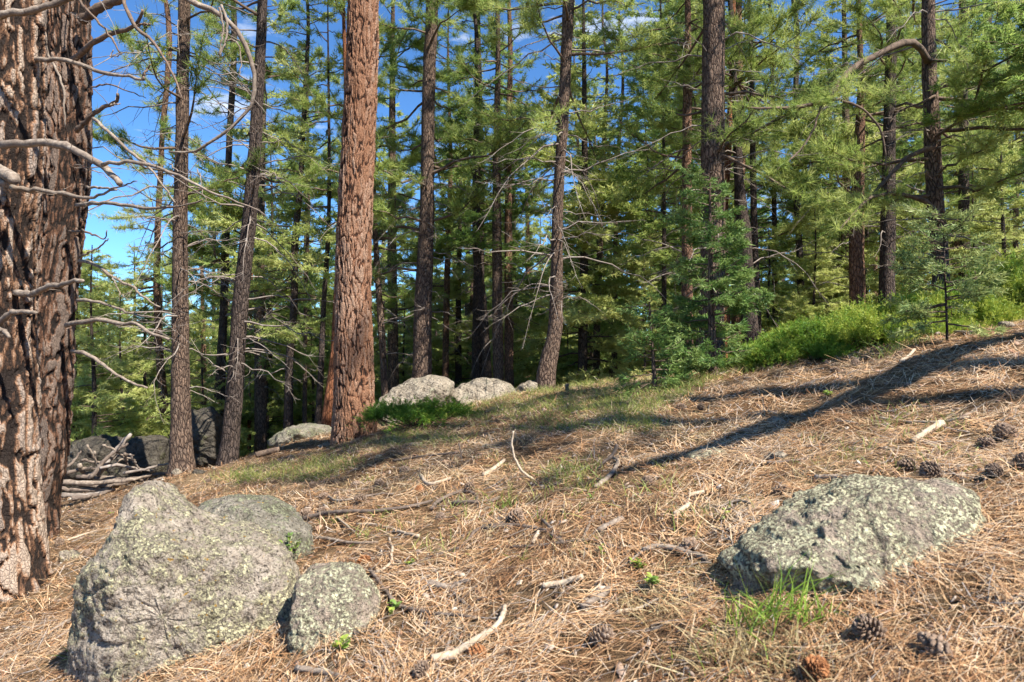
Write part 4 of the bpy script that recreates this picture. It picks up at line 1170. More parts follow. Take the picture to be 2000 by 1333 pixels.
# ------------------------------------------------------------------ rocks
def rock_shape(outline, Y, depth, seed, nth=150, nph=70, back=1.0, tilt=0.0, noise=.05, facets=8, strat=0.0, pw=.75, detail=1.0, planes=(), chip=.07):
    """outline: closed photograph outline (clockwise); blown up to a solid body DEPTH thick, standing at distance Y (its front)"""
    ol = np.array(outline, float); nx_ = np.roll(ol, -1, 0)
    outline = np.concatenate([ol + (nx_ - ol) * t for t in np.linspace(0, .9, 10)])
    O = np.array([at(x, y, Y + depth * .5) for x, y in outline])[:, [0, 2]]
    for _k in range(4):      # the outline is that of the leaning body's middle
        zm = O[:, 1].min()
        O = np.array([at(x, y, Y + depth * .5 + tilt * (z - zm)) for (x, y), z in zip(outline, O[:, 1])])[:, [0, 2]]
    c = (O.min(0) + O.max(0)) / 2
    d = O - c
    ang = np.arctan2(d[:, 1], d[:, 0]); r = np.hypot(d[:, 0], d[:, 1])
    o = np.argsort(ang); ang = ang[o]; r = r[o]
    th = np.linspace(-np.pi, np.pi, nth, endpoint=False)
    R = np.interp(th, np.r_[ang - 2 * np.pi, ang, ang + 2 * np.pi], np.r_[r, r, r])
    k = np.array([.1, .8, .1]); R = k[0] * np.roll(R, 1) + k[1] * R + k[2] * np.roll(R, -1)
    ph = np.linspace(-np.pi / 2, np.pi / 2, nph)
    TH, PH = np.meshgrid(th, ph)
    cp = np.abs(np.cos(PH)) ** pw
    kk = max(3, nth // 5); ker = np.hanning(2 * kk + 1); ker /= ker.sum()
    Rs_ = np.convolve(np.concatenate([R, R, R]), ker, 'same')[nth:2 * nth]
    Rs_ = np.convolve(np.concatenate([Rs_, Rs_, Rs_]), ker, 'same')[nth:2 * nth]
    wb = sstep(.55, .98, np.cos(PH))
    R = R[None] * wb + Rs_[None] * (1 - wb)
    X = c[0] + R * cp * np.cos(TH); Z = c[1] + R * cp * np.sin(TH)
    sy = np.sin(PH)
    Yy = Y + depth * .5 + depth * .5 * np.sign(sy) * np.abs(sy) ** 1.0 * np.where(sy > 0, back, 1.0)
    # the front leans back towards the top
    Yy = Yy + tilt * (Z - O[:, 1].min())
    P = np.stack([X, Yy, Z], -1)
    rng = rs(seed)
    C = np.array([c[0], Y + depth * .5, c[1]])
    size = r.mean()
    for _ in range(facets):
        n = rng.standard_normal(3) * np.array([.7, 1.0, .55]); n[1] = -abs(n[1]) - .35; n = nrm(n)
        proj = (P - C) @ n
        lim = proj.max() * rng.uniform(.74, .9)
        P = P - np.maximum(proj - lim, 0)[..., None] * n * .8
    for (n, f) in planes:
        n = nrm(np.array(n, float)); proj = (P - C) @ n
        P = P - np.maximum(proj - proj.max() * f, 0)[..., None] * n * .92
    N_ = nrm(P - C)
    q = P.copy()
    if strat:
        q2 = q * np.array([.35, .35, 1.0]) + np.array([0, 0, .4]) * q[..., :1]
        P = P + N_ * (strat * size * np.abs(fbm(q2, 5.5 / size * .4, 3, seed + 9)))[..., None] - N_ * strat * size * .4
    # chipped ledges: each broken cell of the surface stands a little proud or sunk
    w3 = q * (2.3 / size) + .35 * np.stack([vn(q, 2.5 / size, seed + k) for k in (60, 61, 62)], -1)
    w3 = w3 * np.array([1, 1, 1.7])
    ic = np.floor(w3).astype(int); F1 = np.full(w3.shape[:-1], 9.0); F2 = F1.copy(); cr_ = np.zeros(F1.shape)
    for a_ in (-1, 0, 1):
        for b_ in (-1, 0, 1):
            for c_ in (-1, 0, 1):
                g = ic + np.array([a_, b_, c_])
                o3 = np.stack([_h(g[..., 0], g[..., 1], g[..., 2], seed + k) for k in (1, 2, 3)], -1)
                dd = np.linalg.norm(w3 - g - o3, axis=-1); cl = _h(g[..., 0], g[..., 1], g[..., 2], seed + 4)
                mk_ = dd < F1
                F2 = np.where(mk_, F1, np.minimum(F2, dd)); cr_ = np.where(mk_, cl, cr_); F1 = np.where(mk_, dd, F1)
    P = P + N_ * (chip * size * ((cr_ - .5) * sstep(0, .12, F2 - F1) - .35 * (1 - sstep(0, .06, F2 - F1))))[..., None]
    P = P + N_ * (noise * size * fbm(q, 1.6 / size, 5, seed, .55))[..., None]
    P = P + N_ * (detail * .006 * fbm(q, 30, 3, seed + 50, .7))[..., None]
    V = P.reshape(-1, 3)
    i = np.arange(nth * nph).reshape(nph, nth)
    j = np.roll(i, -1, axis=1)
    Qd = np.stack([i[:-1], j[:-1], j[1:], i[1:]], -1).reshape(-1, 4)
    return V, Qd, C


def rock(name, outline, Y, depth, mat, lab, seed, parent=None, cat="rock", **kw):
    V, Qd, C = rock_shape(outline, Y, depth, seed, **kw)
    C = np.array([C[0], C[1], float(terr(C[0], C[1]))])
    o = obj(name, mesh(name, V - C, [Qd], mat, smooth=True), loc=C)
    return tag(o, lab, cat)


# the peaked lichen boulder low at the left, its neighbours
rock("boulder", [(138, 1250), (165, 1165), (200, 1080), (242, 1005), (268, 965), (286, 944), (304, 950), (322, 975), (345, 1000), (375, 1022), (405, 1032), (450, 1042), (505, 1062), (545, 1095), (572, 1130), (585, 1180), (592, 1250), (590, 1330), (400, 1400), (130, 1390)],
     2.45, .62, M_ROCK, "big peaked grey boulder crusted with yellow green lichen, low at the left", 701, nth=220, nph=120, tilt=.22, noise=.06, facets=0, pw=.5, detail=1.8, planes=[((.1, -1, .05), .52), ((-.5, -.87, .0), .66), ((.38, -.9, .2), .62)])
rock("boulder", [(355, 1040), (372, 1000), (410, 978), (460, 972), (520, 984), (570, 1010), (600, 1040), (610, 1100), (560, 1180), (420, 1180)],
     3.25, .6, M_ROCK_GREEN, "rounded grey green rock behind the peaked boulder", 702, nth=170, nph=80, tilt=.5, noise=.05, facets=5, pw=.6, detail=1.3)
rock("boulder", [(574, 1180), (582, 1130), (606, 1108), (652, 1104), (700, 1114), (730, 1148), (746, 1195), (744, 1260), (706, 1310), (600, 1340), (576, 1290)],
     2.42, .3, M_ROCK_P, "small pale lichen rock touching the peaked boulder's right side", 703, nth=170, nph=80, tilt=.35, noise=.05, facets=5, pw=.6, detail=1.4)
rock("boulder", [(1436, 1108), (1452, 1078), (1500, 1040), (1530, 1005), (1590, 975), (1660, 948), (1720, 934), (1785, 932), (1850, 948), (1895, 975), (1905, 1010), (1880, 1060), (1830, 1110), (1770, 1160), (1700, 1210), (1610, 1240), (1530, 1240), (1460, 1200)],
     1.82, .5, M_ROCK_P, "wide pale slab of lichen covered rock in the needles at the right", 704, nth=220, nph=110, tilt=.5, noise=.07, facets=2, pw=.5, strat=.2, detail=1.6, planes=[((.0, -.8, .75), .52), ((-.35, -.8, -.35), .66)])
# boulders on the crest
rock("boulder", [(728, 800), (745, 778), (770, 758), (800, 741), (835, 733), (870, 736), (888, 748), (884, 768), (872, 792), (850, 830), (760, 840)],
     8.6, 1.0, M_ROCK_FAR, "big pale wedge shaped boulder with an overhanging end, behind the low juniper", 705, nth=120, nph=60, tilt=.4, noise=.04, facets=2, strat=.12, pw=.4, chip=.05, planes=[((-.3, -.6, .75), .5), ((.5, -.7, -.4), .55)])
rock("boulder", [(868, 790), (880, 765), (905, 750), (940, 740), (975, 742), (1000, 752), (1010, 770), (990, 795), (900, 800)],
     9.4, .9, M_ROCK_FAR, "lower pale boulder right of the wedge shaped one on the crest", 706, nth=110, nph=50, tilt=.5, noise=.05, facets=2, strat=.12, pw=.4, chip=.05, planes=[((0, -.6, .75), .45)])
rock("boulder", [(1002, 765), (1015, 752), (1035, 744), (1060, 746), (1064, 756), (1055, 770), (1010, 775)],
     9.8, .5, M_ROCK_FAR, "small flat pale rock at the foot of the curved pine", 707, nth=60, nph=30, noise=.06, facets=4)
rock("boulder", [(515, 864), (540, 846), (575, 833), (610, 828), (640, 832), (650, 842), (640, 864), (560, 880)],
     10.6, 1.0, M_ROCK_GREEN, "flat grey rock ledge left of the red pine on the crest", 708, nth=90, nph=40, noise=.06, facets=4, strat=.1)
rock("boulder", [(372, 930), (370, 870), (376, 815), (390, 796), (412, 794), (428, 806), (438, 830), (444, 870), (446, 930)],
     10.3, .9, M_ROCK_DK, "upright layered dark rock between the slim brown pine and the dark leaning pine", 709, nth=120, nph=60, noise=.07, facets=6, strat=.22)
rock("boulder", [(118, 960), (125, 890), (150, 862), (185, 850), (222, 852), (245, 868), (250, 920), (230, 960)],
     10.4, 1.1, M_ROCK_DK, "dark slanting boulder behind the brush pile, left one of two", 710, nth=110, nph=50, noise=.07, facets=6, strat=.18)
rock("boulder", [(225, 950), (235, 880), (262, 855), (300, 850), (328, 862), (336, 900), (330, 950)],
     10.1, 1.0, M_ROCK_DK, "mossy dark boulder behind the brush pile, right one of two", 711, nth=110, nph=50, noise=.07, facets=6, strat=.1)


def stone(px, py, wpx, hpx, lab, seed, mat=M_ROCK_FAR, flat=.5):
    p = gnd(px, py); Y = p[1]
    rng = rs(seed)
    a = np.linspace(0, 2 * np.pi, 14, endpoint=False)
    rr = 1 + .18 * rng.standard_normal(14)
    out = [(px + wpx / 2 * r * math.cos(t), py - hpx * .1 + hpx * .6 * r * math.sin(t)) for t, r in zip(a, rr)]
    rock("stone", out, Y - .02, wpx / F * Y * .8, mat, lab, seed, nth=44, nph=22, noise=.07, facets=5, pw=.7, detail=.5, cat="stone")


for i, (px, py, w_, h_, lab, m) in enumerate([
    (1385, 898, 110, 26, "flat lichen crusted stone lying in the long tree shadow", M_ROCK_P),
    (1518, 828, 36, 18, "brown stone at the lower end of the wide shadow patch", M_ROCK_FAR),
    (1520, 895, 50, 16, "flat pinkish stone right of the lichen crusted one", M_ROCK_FAR),
    (812, 871, 28, 10, "small flat grey stone below the low juniper", M_ROCK_P),
    (388, 927, 26, 14, "rounded stone at the foot of the dark leaning pine", M_ROCK_DK),
    (345, 925, 20, 12, "small stone beside the root of the slim brown pine", M_ROCK_FAR),
    (138, 1096, 32, 34, "upright grey stone between the huge pine and the peaked boulder", M_ROCK),
    (640, 872, 34, 9, "flat grey stone at the left foot of the red pine", M_ROCK_FAR),
    (950, 872, 14, 6, "tiny pale stone on the shaded grass below the pale boulders", M_ROCK_P),
    (1090, 782, 16, 6, "tiny stone on the sunny crest below the curved pine", M_ROCK_FAR),
    (740, 893, 20, 6, "tiny grey stone in the bright needles right of the red pine", M_ROCK_P),
    (1965, 640, 30, 16, "dark red lump of rotten wood on the bank near the right edge", M_ROCK_FAR),
    (1015, 1106, 0, 0, "", None)]):
    if w_: stone(px, py, w_, h_, lab, 730 + i, m)

# ------------------------------------------------------------------ sticks, logs and roots lying about
def gnd_path(pxs, lift=.008, plane=None):
    """plane: index of the point that touches the ground; the others stand up in that point's plane"""
    if plane is None:
        P = np.array([gnd(x, y) for x, y in pxs]); P[:, 2] += lift
        return P
    g0 = gnd(*pxs[plane])
    return np.array([at(x, y, g0[1]) for x, y in pxs])


def stick(pxs, w0, w1, mat, lab, plane=None, nm="stick", cat="stick", grp=None, lift=.01, seed=0):
    P = gnd_path(pxs, lift, plane)
    r0 = w0 / 2 / F * P[0, 1]; r1 = w1 / 2 / F * P[-1, 1]
    if plane is None: P[:, 2] += max(r0, r1) * .6
    base = P.mean(0); base[2] = P[:, 2].min()
    V, Q_, T_ = limb(P, [r0, r1], n=max(8, 5 * len(pxs)), sides=7, rng=rs(seed + 800), rough=.045, wig=.0012)
    o = obj(nm, mesh(nm, V - base, [Q_, T_], mat, smooth=True), loc=base)
    return tag(o, lab, cat, grp)


ST, DKS, GR = M_STICK, M_STICK_DK, M_LIMB_GREY
STICKS = [
    ([(1003, 842), (1000, 862), (1004, 890), (1018, 918), (1042, 938)], 4, 5, ST, "thin pale stick standing up and curving to the ground in mid slope", 4, "twig"),
    ([(1206, 868), (1196, 890), (1180, 903), (1166, 918)], 8, 5, DKS, "dark broken branch pointing up in the long tree shadow", 3, "stick"),
    ([(1162, 960), (1185, 942), (1200, 925), (1207, 908), (1196, 900)], 11, 6, GR, "grey hooked stick end beside the dark broken branch", None, "stick"),
    ([(842, 1000), (868, 978), (900, 966), (926, 970), (932, 984)], 8, 7, DKS, "dark looped root in the needles left of the long shadow", None, "root"),
    ([(885, 990), (910, 989), (935, 988), (962, 984), (975, 978)], 9, 6, DKS, "dark gnarled root end joining the looped root", None, "root"),
    ([(590, 1022), (625, 1012), (680, 1008), (740, 1005), (800, 997), (845, 985)], 11, 5, DKS, "long dark branch lying right of the rounded rock", None, "branch"),
    ([(640, 975), (690, 980), (730, 972), (768, 970)], 6, 4, GR, "grey branch among the cluster of old cones", None, "branch"),
    ([(697, 1030), (740, 1032), (770, 1042), (800, 1050), (818, 1055)], 5, 7, ST, "pale straight stick above the fresh red brown cone", None, "stick"),
    ([(832, 1100), (848, 1120), (872, 1150), (900, 1182), (930, 1205)], 6, 6, GR, "grey stick running down to the right, above the long bark covered one", None, "stick"),
    ([(762, 1188), (800, 1198), (850, 1208), (900, 1214), (932, 1220)], 8, 7, DKS, "bark covered stick lying across the near slope", None, "stick"),
    ([(843, 1302), (885, 1290), (930, 1265), (962, 1242), (982, 1215), (986, 1195)], 17, 9, ST, "thick curved bleached root at the bottom centre", None, "root"),
    ([(1060, 1157), (1100, 1148), (1138, 1138)], 12, 12, ST, "short thick bleached stick piece right of centre", None, "stick"),
    ([(1135, 1200), (1165, 1180), (1190, 1163)], 12, 14, GR, "short grey wood chunk below the bleached piece", None, "stick"),
    ([(1255, 1088), (1275, 1080), (1310, 1080), (1345, 1090), (1378, 1100)], 10, 13, GR, "bent grey stick left of the wide pale slab", None, "stick"),
    ([(1200, 1125), (1225, 1108), (1255, 1088)], 3, 6, GR, "thin end of the bent grey stick", None, "twig"),
    ([(955, 1035), (1010, 1033), (1050, 1040), (1080, 1055), (1100, 1070)], 7, 9, DKS, "dark forked branch in the middle of the near slope", None, "branch"),
    ([(1058, 1022), (1080, 1042), (1100, 1068)], 7, 6, DKS, "dark side prong of the forked branch", None, "branch"),
    ([(998, 1078), (1050, 1076), (1110, 1068), (1150, 1062), (1192, 1080)], 6, 8, DKS, "long dark twig below the forked branch", None, "twig"),
    ([(1170, 1048), (1195, 1035), (1216, 1022)], 14, 12, GR, "ridged grey log piece right of the forked branch", None, "log"),
    ([(1140, 1058), (1150, 1035), (1158, 1015)], 7, 5, GR, "short grey twig between forked branch and ridged log piece", None, "twig"),
    ([(1592, 941), (1630, 944), (1680, 952)], 12, 12, GR, "straight grey stick ending at the top of the wide pale slab", None, "stick"),
    ([(1498, 912), (1540, 908), (1575, 902), (1592, 893)], 7, 5, DKS, "dark stick below the flat pinkish stone", None, "stick"),
    ([(1782, 872), (1812, 852), (1838, 838)], 9, 17, ST, "bleached wedge of wood at the right below the shadow", None, "stick"),
    ([(1718, 822), (1780, 832), (1840, 830), (1892, 822)], 4, 6, ST, "long thin pale stick above the bleached wedge", None, "stick"),
    ([(578, 1318), (625, 1324), (668, 1336)], 13, 11, GR, "grey stick cut off by the bottom edge of the photo", None, "stick"),
    ([(831, 1099), (862, 1088), (895, 1078), (918, 1058), (934, 1042), (965, 1038), (1000, 1035)], 4, 8, DKS, "crooked twig above the near slope's grey stick", None, "twig"),
    ([(722, 1122), (740, 1145), (766, 1180)], 7, 8, DKS, "short dark stick right of the small pale rock", None, "stick"),
    ([(760, 1058), (765, 1090), (752, 1118), (735, 1128)], 5, 6, ST, "curled pale twig beside the fresh red brown cone", None, "twig"),
    ([(1829, 627), (1842, 642), (1858, 650), (1885, 654), (1908, 654)], 7, 7, M_LIMB_GREY, "tan curved stick at the foot of the juniper near the right edge", None, "stick"),
    ([(1652, 676), (1672, 692), (1700, 702)], 3, 3, DKS, "thin twig poking out under the juniper bank", None, "twig"),
    ([(768, 905), (800, 900), (850, 893), (895, 888)], 5, 4, DKS, "thin dark branch on the shaded strip below the low juniper", None, "branch"),
    ([(632, 991), (665, 1022), (703, 1055)], 5, 4, ST, "thin pale straight twig crossing the old cones", None, "twig"),
    ([(605, 1058), (650, 1062), (690, 1068), (738, 1068)], 9, 5, GR, "grey twig running out from the rounded rock", None, "twig"),
    ([(500, 882), (522, 873), (545, 864)], 13, 11, M_LIMB_BRN, "short brown log on the crest left of the red pine", None, "log"),
    ([(896, 866), (900, 882), (902, 902)], 3, 3, DKS, "tiny upright twig in the strip of shade", 2, "twig"),
    ([(1107, 750), (1108, 764)], 8, 9, DKS, "little dark broken stub sticking up on the sunny crest", 1, "stump"),
    ([(985, 905), (960, 925), (945, 935)], 7, 10, ST, "bleached chip above the looped root", None, "stick"),
    ([(1318, 1015), (1345, 995)], 12, 8, ST, "white chip of wood left of the wide slab's top", None, "stick"),
    ([(1345, 975), (1375, 968)], 9, 7, ST, "white chip further up from the slab", None, "stick"),
    ([(1040, 1068), (1052, 1048)], 9, 8, ST, "small pale peg of wood under the forked branch", None, "stick"),
    ([(880, 940), (850, 950), (822, 935)], 6, 8, ST, "pale knobbly stick above the old cones", None, "stick"),
    ([(1205, 1205), (1250, 1198), (1290, 1180)], 9, 5, ST, "thin pale stick under the bent grey one", None, "stick"),
    ([(1140, 1185), (1170, 1170)], 6, 8, GR, "small grey peg beside the wood chunk", None, "stick"),
    ([(78, 1255), (110, 1235), (140, 1215)], 6, 7, GR, "grey stick left of the peaked boulder's foot", None, "stick"),
    ([(130, 1060), (170, 1046), (225, 1035)], 4, 4, ST, "thin pale twig between the huge pine and the peaked boulder", None, "twig"),
    ([(1170, 1055), (1195, 1075), (1230, 1085)], 4, 3, DKS, "small dark twig below the ridged log piece", None, "twig"),
    ([(1400, 1000), (1440, 985), (1470, 992)], 4, 5, GR, "thin grey twig up slope of the wide slab", None, "twig"),
    ([(1010, 968), (1050, 962), (1090, 950)], 4, 4, DKS, "thin dark twig at the lower end of the long shadow", None, "twig"),
    ([(300, 905), (318, 898)], 5, 4, GR, "short grey twig beside the brush pile", None, "twig"),
    ([(1560, 760), (1590, 748), (1622, 740)], 4, 3, GR, "thin grey twig on the bright bank below the juniper", None, "twig"),
    ([(1760, 712), (1778, 698), (1786, 688)], 8, 5, ST, "flat tan chip on the bank under the blue green sapling", None, "stick"),
    ([(880, 1160), (900, 1148), (918, 1142)], 10, 9, GR, "stubby grey wood piece by the grey stick", None, "stick"),
    ([(838, 1148), (856, 1156), (872, 1158)], 15, 12, GR, "squat grey wood piece above the bark covered stick", None, "stick"),
    ([(890, 1130), (905, 1134)], 11, 9, ST, "small white wood knob above the squat grey piece", None, "stick"),
    ([(1115, 812), (1128, 806)], 4, 3, GR, "tiny grey twig below the sunny crest", None, "twig"),
]
for i, (p, w0, w1, m, lab, pl, nm) in enumerate(STICKS):
    stick(p, w0, w1, m, lab, pl, nm, nm, seed=i)

# brush pile behind the big pines
PILE = [([(108, 942), (200, 944), (260, 936), (292, 928)], 11, 6), ([(150, 932), (240, 936), (335, 924)], 9, 6), ([(120, 968), (170, 966), (218, 964)], 11, 7),
        ([(118, 955), (170, 958), (215, 955)], 8, 7), ([(155, 908), (162, 922), (190, 930), (232, 935)], 11, 7), ([(150, 945), (215, 950), (272, 934)], 9, 5),
        ([(188, 928), (215, 895), (238, 868), (256, 848)], 15, 8), ([(176, 935), (215, 890), (250, 866)], 10, 5), ([(184, 882), (190, 905), (210, 922)], 5, 3),
        ([(244, 885), (248, 905), (252, 926)], 5, 3), ([(254, 888), (264, 905), (276, 922)], 4, 3), ([(215, 900), (240, 888), (262, 890)], 5, 3),
        ([(225, 905), (245, 895), (265, 900)], 4, 3), ([(130, 925), (170, 915), (205, 918)], 8, 5), ([(195, 915), (230, 908), (262, 915), (300, 920)], 7, 4),
        ([(120, 918), (140, 905), (158, 880)], 7, 4), ([(200, 870), (225, 880), (250, 900)], 5, 3), ([(140, 975), (190, 974), (225, 970)], 9, 6),
        ([(240, 925), (290, 915), (330, 905)], 6, 4), ([(160, 900), (200, 905), (240, 912)], 6, 4), ([(170, 870), (185, 895), (195, 925)], 5, 3),
        ([(262, 935), (290, 938), (320, 930)], 6, 4)]
PL = ["long grey log along the front of the brush pile, crossed by the leaning one", "long pale pole in the brush pile reaching furthest right", "lowest short log at the front left corner of the brush pile",
      "log lying just above the lowest one in the brush pile", "log with a bent upturned end at the middle of the brush pile", "curved pole in the brush pile lying on the long front log",
      "thick leaning log propped up against the dark boulder in the brush pile", "second leaning pole beside the thick propped log of the brush pile", "thin branch hanging down at the left of the propped log",
      "left one of the two thin branches standing up right of the propped log", "right one of the two thin branches standing up right of the propped log", "thin branch crossing the top of the brush pile, upper one",
      "thin branch crossing the top of the brush pile, lower one", "short log at the left of the brush pile under the dark slanting boulder", "wavy pole spread across the upper right of the brush pile",
      "pole rising along the left edge of the brush pile", "thin branch sloping down in front of the dark slanting boulder", "bottommost log of the brush pile, next to the big pine's foot",
      "thin branch lying on the right tail of the brush pile", "flat thin branch behind the bent log of the brush pile", "thin branch sloping down steeply at the upper left of the brush pile",
      "slender stick at the low right tail of the brush pile"]
rp = rs(55)
for i, (p, w0, w1) in enumerate(PILE):
    g0 = gnd(p[0][0], 955)
    Y0 = 9.25 + .55 * rp.random()
    if i in (0, 2, 3, 17): Y0 = 9.1
    P = np.array([at(x, y, Y0 + .12 * k) for k, (x, y) in enumerate(p)])
    P[:, 2] = np.maximum(P[:, 2], terr(P[:, 0], P[:, 1]) + .03)
    base = P.mean(0); base[2] = P[:, 2].min()
    V, Q_, T_ = limb(P, [w0 / 2 / F * Y0, w1 / 2 / F * Y0], n=14, sides=7, rng=rp, rough=.1, wig=.006)
    o = obj("dead_log" if w0 > 6 else "dead_branch", mesh("pile_branch", V - base, [Q_, T_], G if i % 4 == 0 else (M_STICK_DK if i % 2 else M_TWIG), smooth=True), loc=base)
    tag(o, PL[i], "log" if w0 > 6 else "branch", "dead wood of the brush pile")

# ------------------------------------------------------------------ cones
def cone_mesh(seed, open_=1.0, L=.09, W=.034, n=84):
    rng = rs(seed)
    A = Acc()
    zc = np.linspace(0, 1, 9); rc = W * .42 * np.sqrt(np.clip(1 - (zc - .42) ** 2 / .42, .02, 1))
    th = np.linspace(0, 2 * np.pi, 9)[:-1]
    V = np.stack([np.outer(rc, np.cos(th)), np.outer(rc, np.sin(th)), np.outer(zc * L * .9, np.ones(8))], -1).reshape(-1, 3)
    i = np.arange(72).reshape(9, 8); j = np.roll(i, -1, 1)
    A.add(V, np.stack([i[:-1], j[:-1], j[1:], i[1:]], -1).reshape(-1, 4))
    for k in range(n):
        t = (k + .5) / n
        a = k * 2.39996 + rng.uniform(-.1, .1)
        prof = math.sin(math.pi * min(.97, t ** .8 * .9 + .09))
        rad_ = W * .36 * prof
        l = W * (.45 + .5 * prof) * rng.uniform(.85, 1.1)
        wd = W * (.30 + .22 * prof)
        el = .15 + 1.1 * t + rng.uniform(-.12, .12) - .25 * open_
        er = np.array([math.cos(a), math.sin(a), 0]); et = np.array([-math.sin(a), math.cos(a), 0]); ez = np.array([0, 0, 1.])
        d = er * math.cos(el) + ez * math.sin(el); up = -er * math.sin(el) + ez * math.cos(el)
        o = er * rad_ + ez * (L * .02 + L * .86 * t)
        th_ = W * .07
        pts = []
        for (s, wf, h) in ((0, .35, 0), (.62, 1.0, .02), (.9, .75, .12), (1.0, .2, .16)):
            c = o + d * l * s + up * l * h
            pts += [c + et * wd * wf * .5, c - et * wd * wf * .5, c - et * wd * wf * .5 - up * th_ * (.5 + s), c + et * wd * wf * .5 - up * th_ * (.5 + s)]
        Vv = np.array(pts)
        q = []
        for r in range(3):
            b = r * 4
            for e in range(4): q.append([b + e, b + (e + 1) % 4, b + 4 + (e + 1) % 4, b + 4 + e])
        q.append([12, 13, 14, 15])
        A.add(Vv, np.array(q))
    me = A.mesh("pine_cone", M_CONE)
    return me


CM = [cone_mesh(901), cone_mesh(902, 1.3, .085, .038), cone_mesh(903, .7, .095, .03)]
CR = cone_mesh(904, 1.2, .085, .036); CR.materials[0] = M_CONE_RD
CONES = [
    (1325, 790, 30, "dark open cone on the bank below the juniper, left of its middle", 0), (1967, 848, 60, "big brown cone at the right edge, highest of the three there", 0),
    (1915, 872, 46, "weathered grey cone left of the big brown one at the right edge", 1), (1988, 905, 50, "grey cone cut by the right edge of the photo", 1),
    (1792, 905, 42, "old grey cone above the wide pale slab, the left one", 2), (1825, 915, 42, "old grey cone above the wide pale slab, the right one", 1),
    (1945, 915, 44, "old grey cone among green grass blades right of the slab", 2),
    (852, 1008, 42, "grey cone just below the looped root", 0), (1002, 1008, 44, "grey cone at the green grass tuft by the looped root", 1),
    (714, 1092, 34, "small fresh red brown cone right of the rounded rock", 3), (1268, 945, 32, "brown cone in mid slope below the long shadow", 0),
    (1352, 1072, 46, "large dark cone behind the bent grey stick", 0), (1162, 1256, 52, "open grey cone in the near needles right of centre", 1),
    (948, 1275, 44, "bright red brown cone beside the thick curved root", 3), (826, 1302, 46, "dark cone at the end of the thick curved root", 0),
    (1715, 1240, 66, "grey cone half sunk in needles below the slab", 1), (1850, 1285, 76, "big dark cone near the bottom edge at the right", 0), (1585, 1310, 66, "rust coloured cone at the bottom edge below the slab", 3),
    (628, 972, 26, "leftmost cone of the old grey cluster above the long dark branch", 1), (692, 945, 28, "upper cone of the old grey cluster", 2),
    (742, 942, 26, "cone at the right end of the old grey cluster", 1), (715, 975, 30, "middle cone of the old grey cluster", 0), (665, 962, 26, "second cone from the left in the old grey cluster", 2),
    (782, 917, 30, "dark cone above the old grey cluster", 0), (593, 1002, 38, "grey cone touching the rounded rock's right end", 1), (568, 990, 30, "small grey cone on the rounded rock's upper side", 2),
    (630, 1000, 30, "grey cone on the left end of the long dark branch", 1), (112, 1058, 30, "grey cone at the foot of the huge pine", 1), (182, 1025, 26, "grey cone behind the peaked boulder, the left one", 2),
    (232, 998, 22, "grey cone behind the peaked boulder, the upper one", 1), (172, 1082, 32, "brown cone left of the peaked boulder's shoulder", 0), (204, 998, 20, "pale cone on the bright strip below the brush pile", 2),
    (812, 958, 26, "small reddish cone above the looped root", 3), (927, 950, 26, "grey cone right above the looped root", 1), (411, 938, 15, "tiny dark cone below the dark leaning pine", 0),
    (343, 976, 24, "grey cone right behind the peaked boulder's tip", 1), (1440, 992, 28, "grey cone up slope from the slab's left end", 2), (1512, 958, 40, "dark cone left of the straight grey stick", 0),
    (1625, 725, 20, "grey cone on the bank right below the juniper", 1), (1668, 712, 22, "dark cone under the edge of the juniper bank", 0), (1752, 690, 20, "dark cone at the grass tuft under the juniper bank", 0),
    (1375, 795, 20, "pale flattened cone right of the dark open one", 1), (620, 948, 18, "small cone uphill of the old grey cluster", 0), (880, 905, 16, "tiny cone in the strip of shade", 0), (1900, 642, 22, "grey cone half under the juniper at the right", 1),
    (410, 1052, 0, "", 0)]
rc_ = rs(66)
for (px, py, w_, lab, k) in CONES:
    if not w_: continue
    p = gnd(px, py + w_ * .25)
    s = np.clip(w_ / F * p[1] / .083, .6, 1.1) * .78
    me = CR if k == 3 else CM[k]
    o = obj("pine_cone", me)
    o.location = (p[0], p[1], p[2] + .010 * s)
    o.rotation_euler = (1.25 + rc_.uniform(-.5, .5), rc_.uniform(-.5, .5), rc_.uniform(0, 6.28))
    o.scale = (s * rc_.uniform(.85, 1.25), s * rc_.uniform(.85, 1.25), s * rc_.uniform(.75, 1.15))
    tag(o, lab, "pine cone", "cones lying on the needles")

# ------------------------------------------------------------------ needle litter, flakes, grass
def scatter(rng, n, y0, y1, ulim, power, off=1.0):
    """points on the ground in view, density falling with distance"""
    Y = y0 * (y1 / y0) ** rng.random(n * 3)
    keep = rng.random(n * 3) < (Y / Y.max()) ** (2 - power) if power < 2 else np.ones(n * 3, bool)
    Y = Y[keep][:n]
    X = rng.uniform(-1, 1, len(Y)) * (ulim * Y + off)
    return X, Y


def normals(X, Y, e=.04):
    dx = (terr(X + e, Y) - terr(X - e, Y)) / (2 * e); dy = (terr(X, Y + e) - terr(X, Y - e)) / (2 * e)
    return nrm(np.stack([-dx, -dy, np.ones_like(dx)], -1))


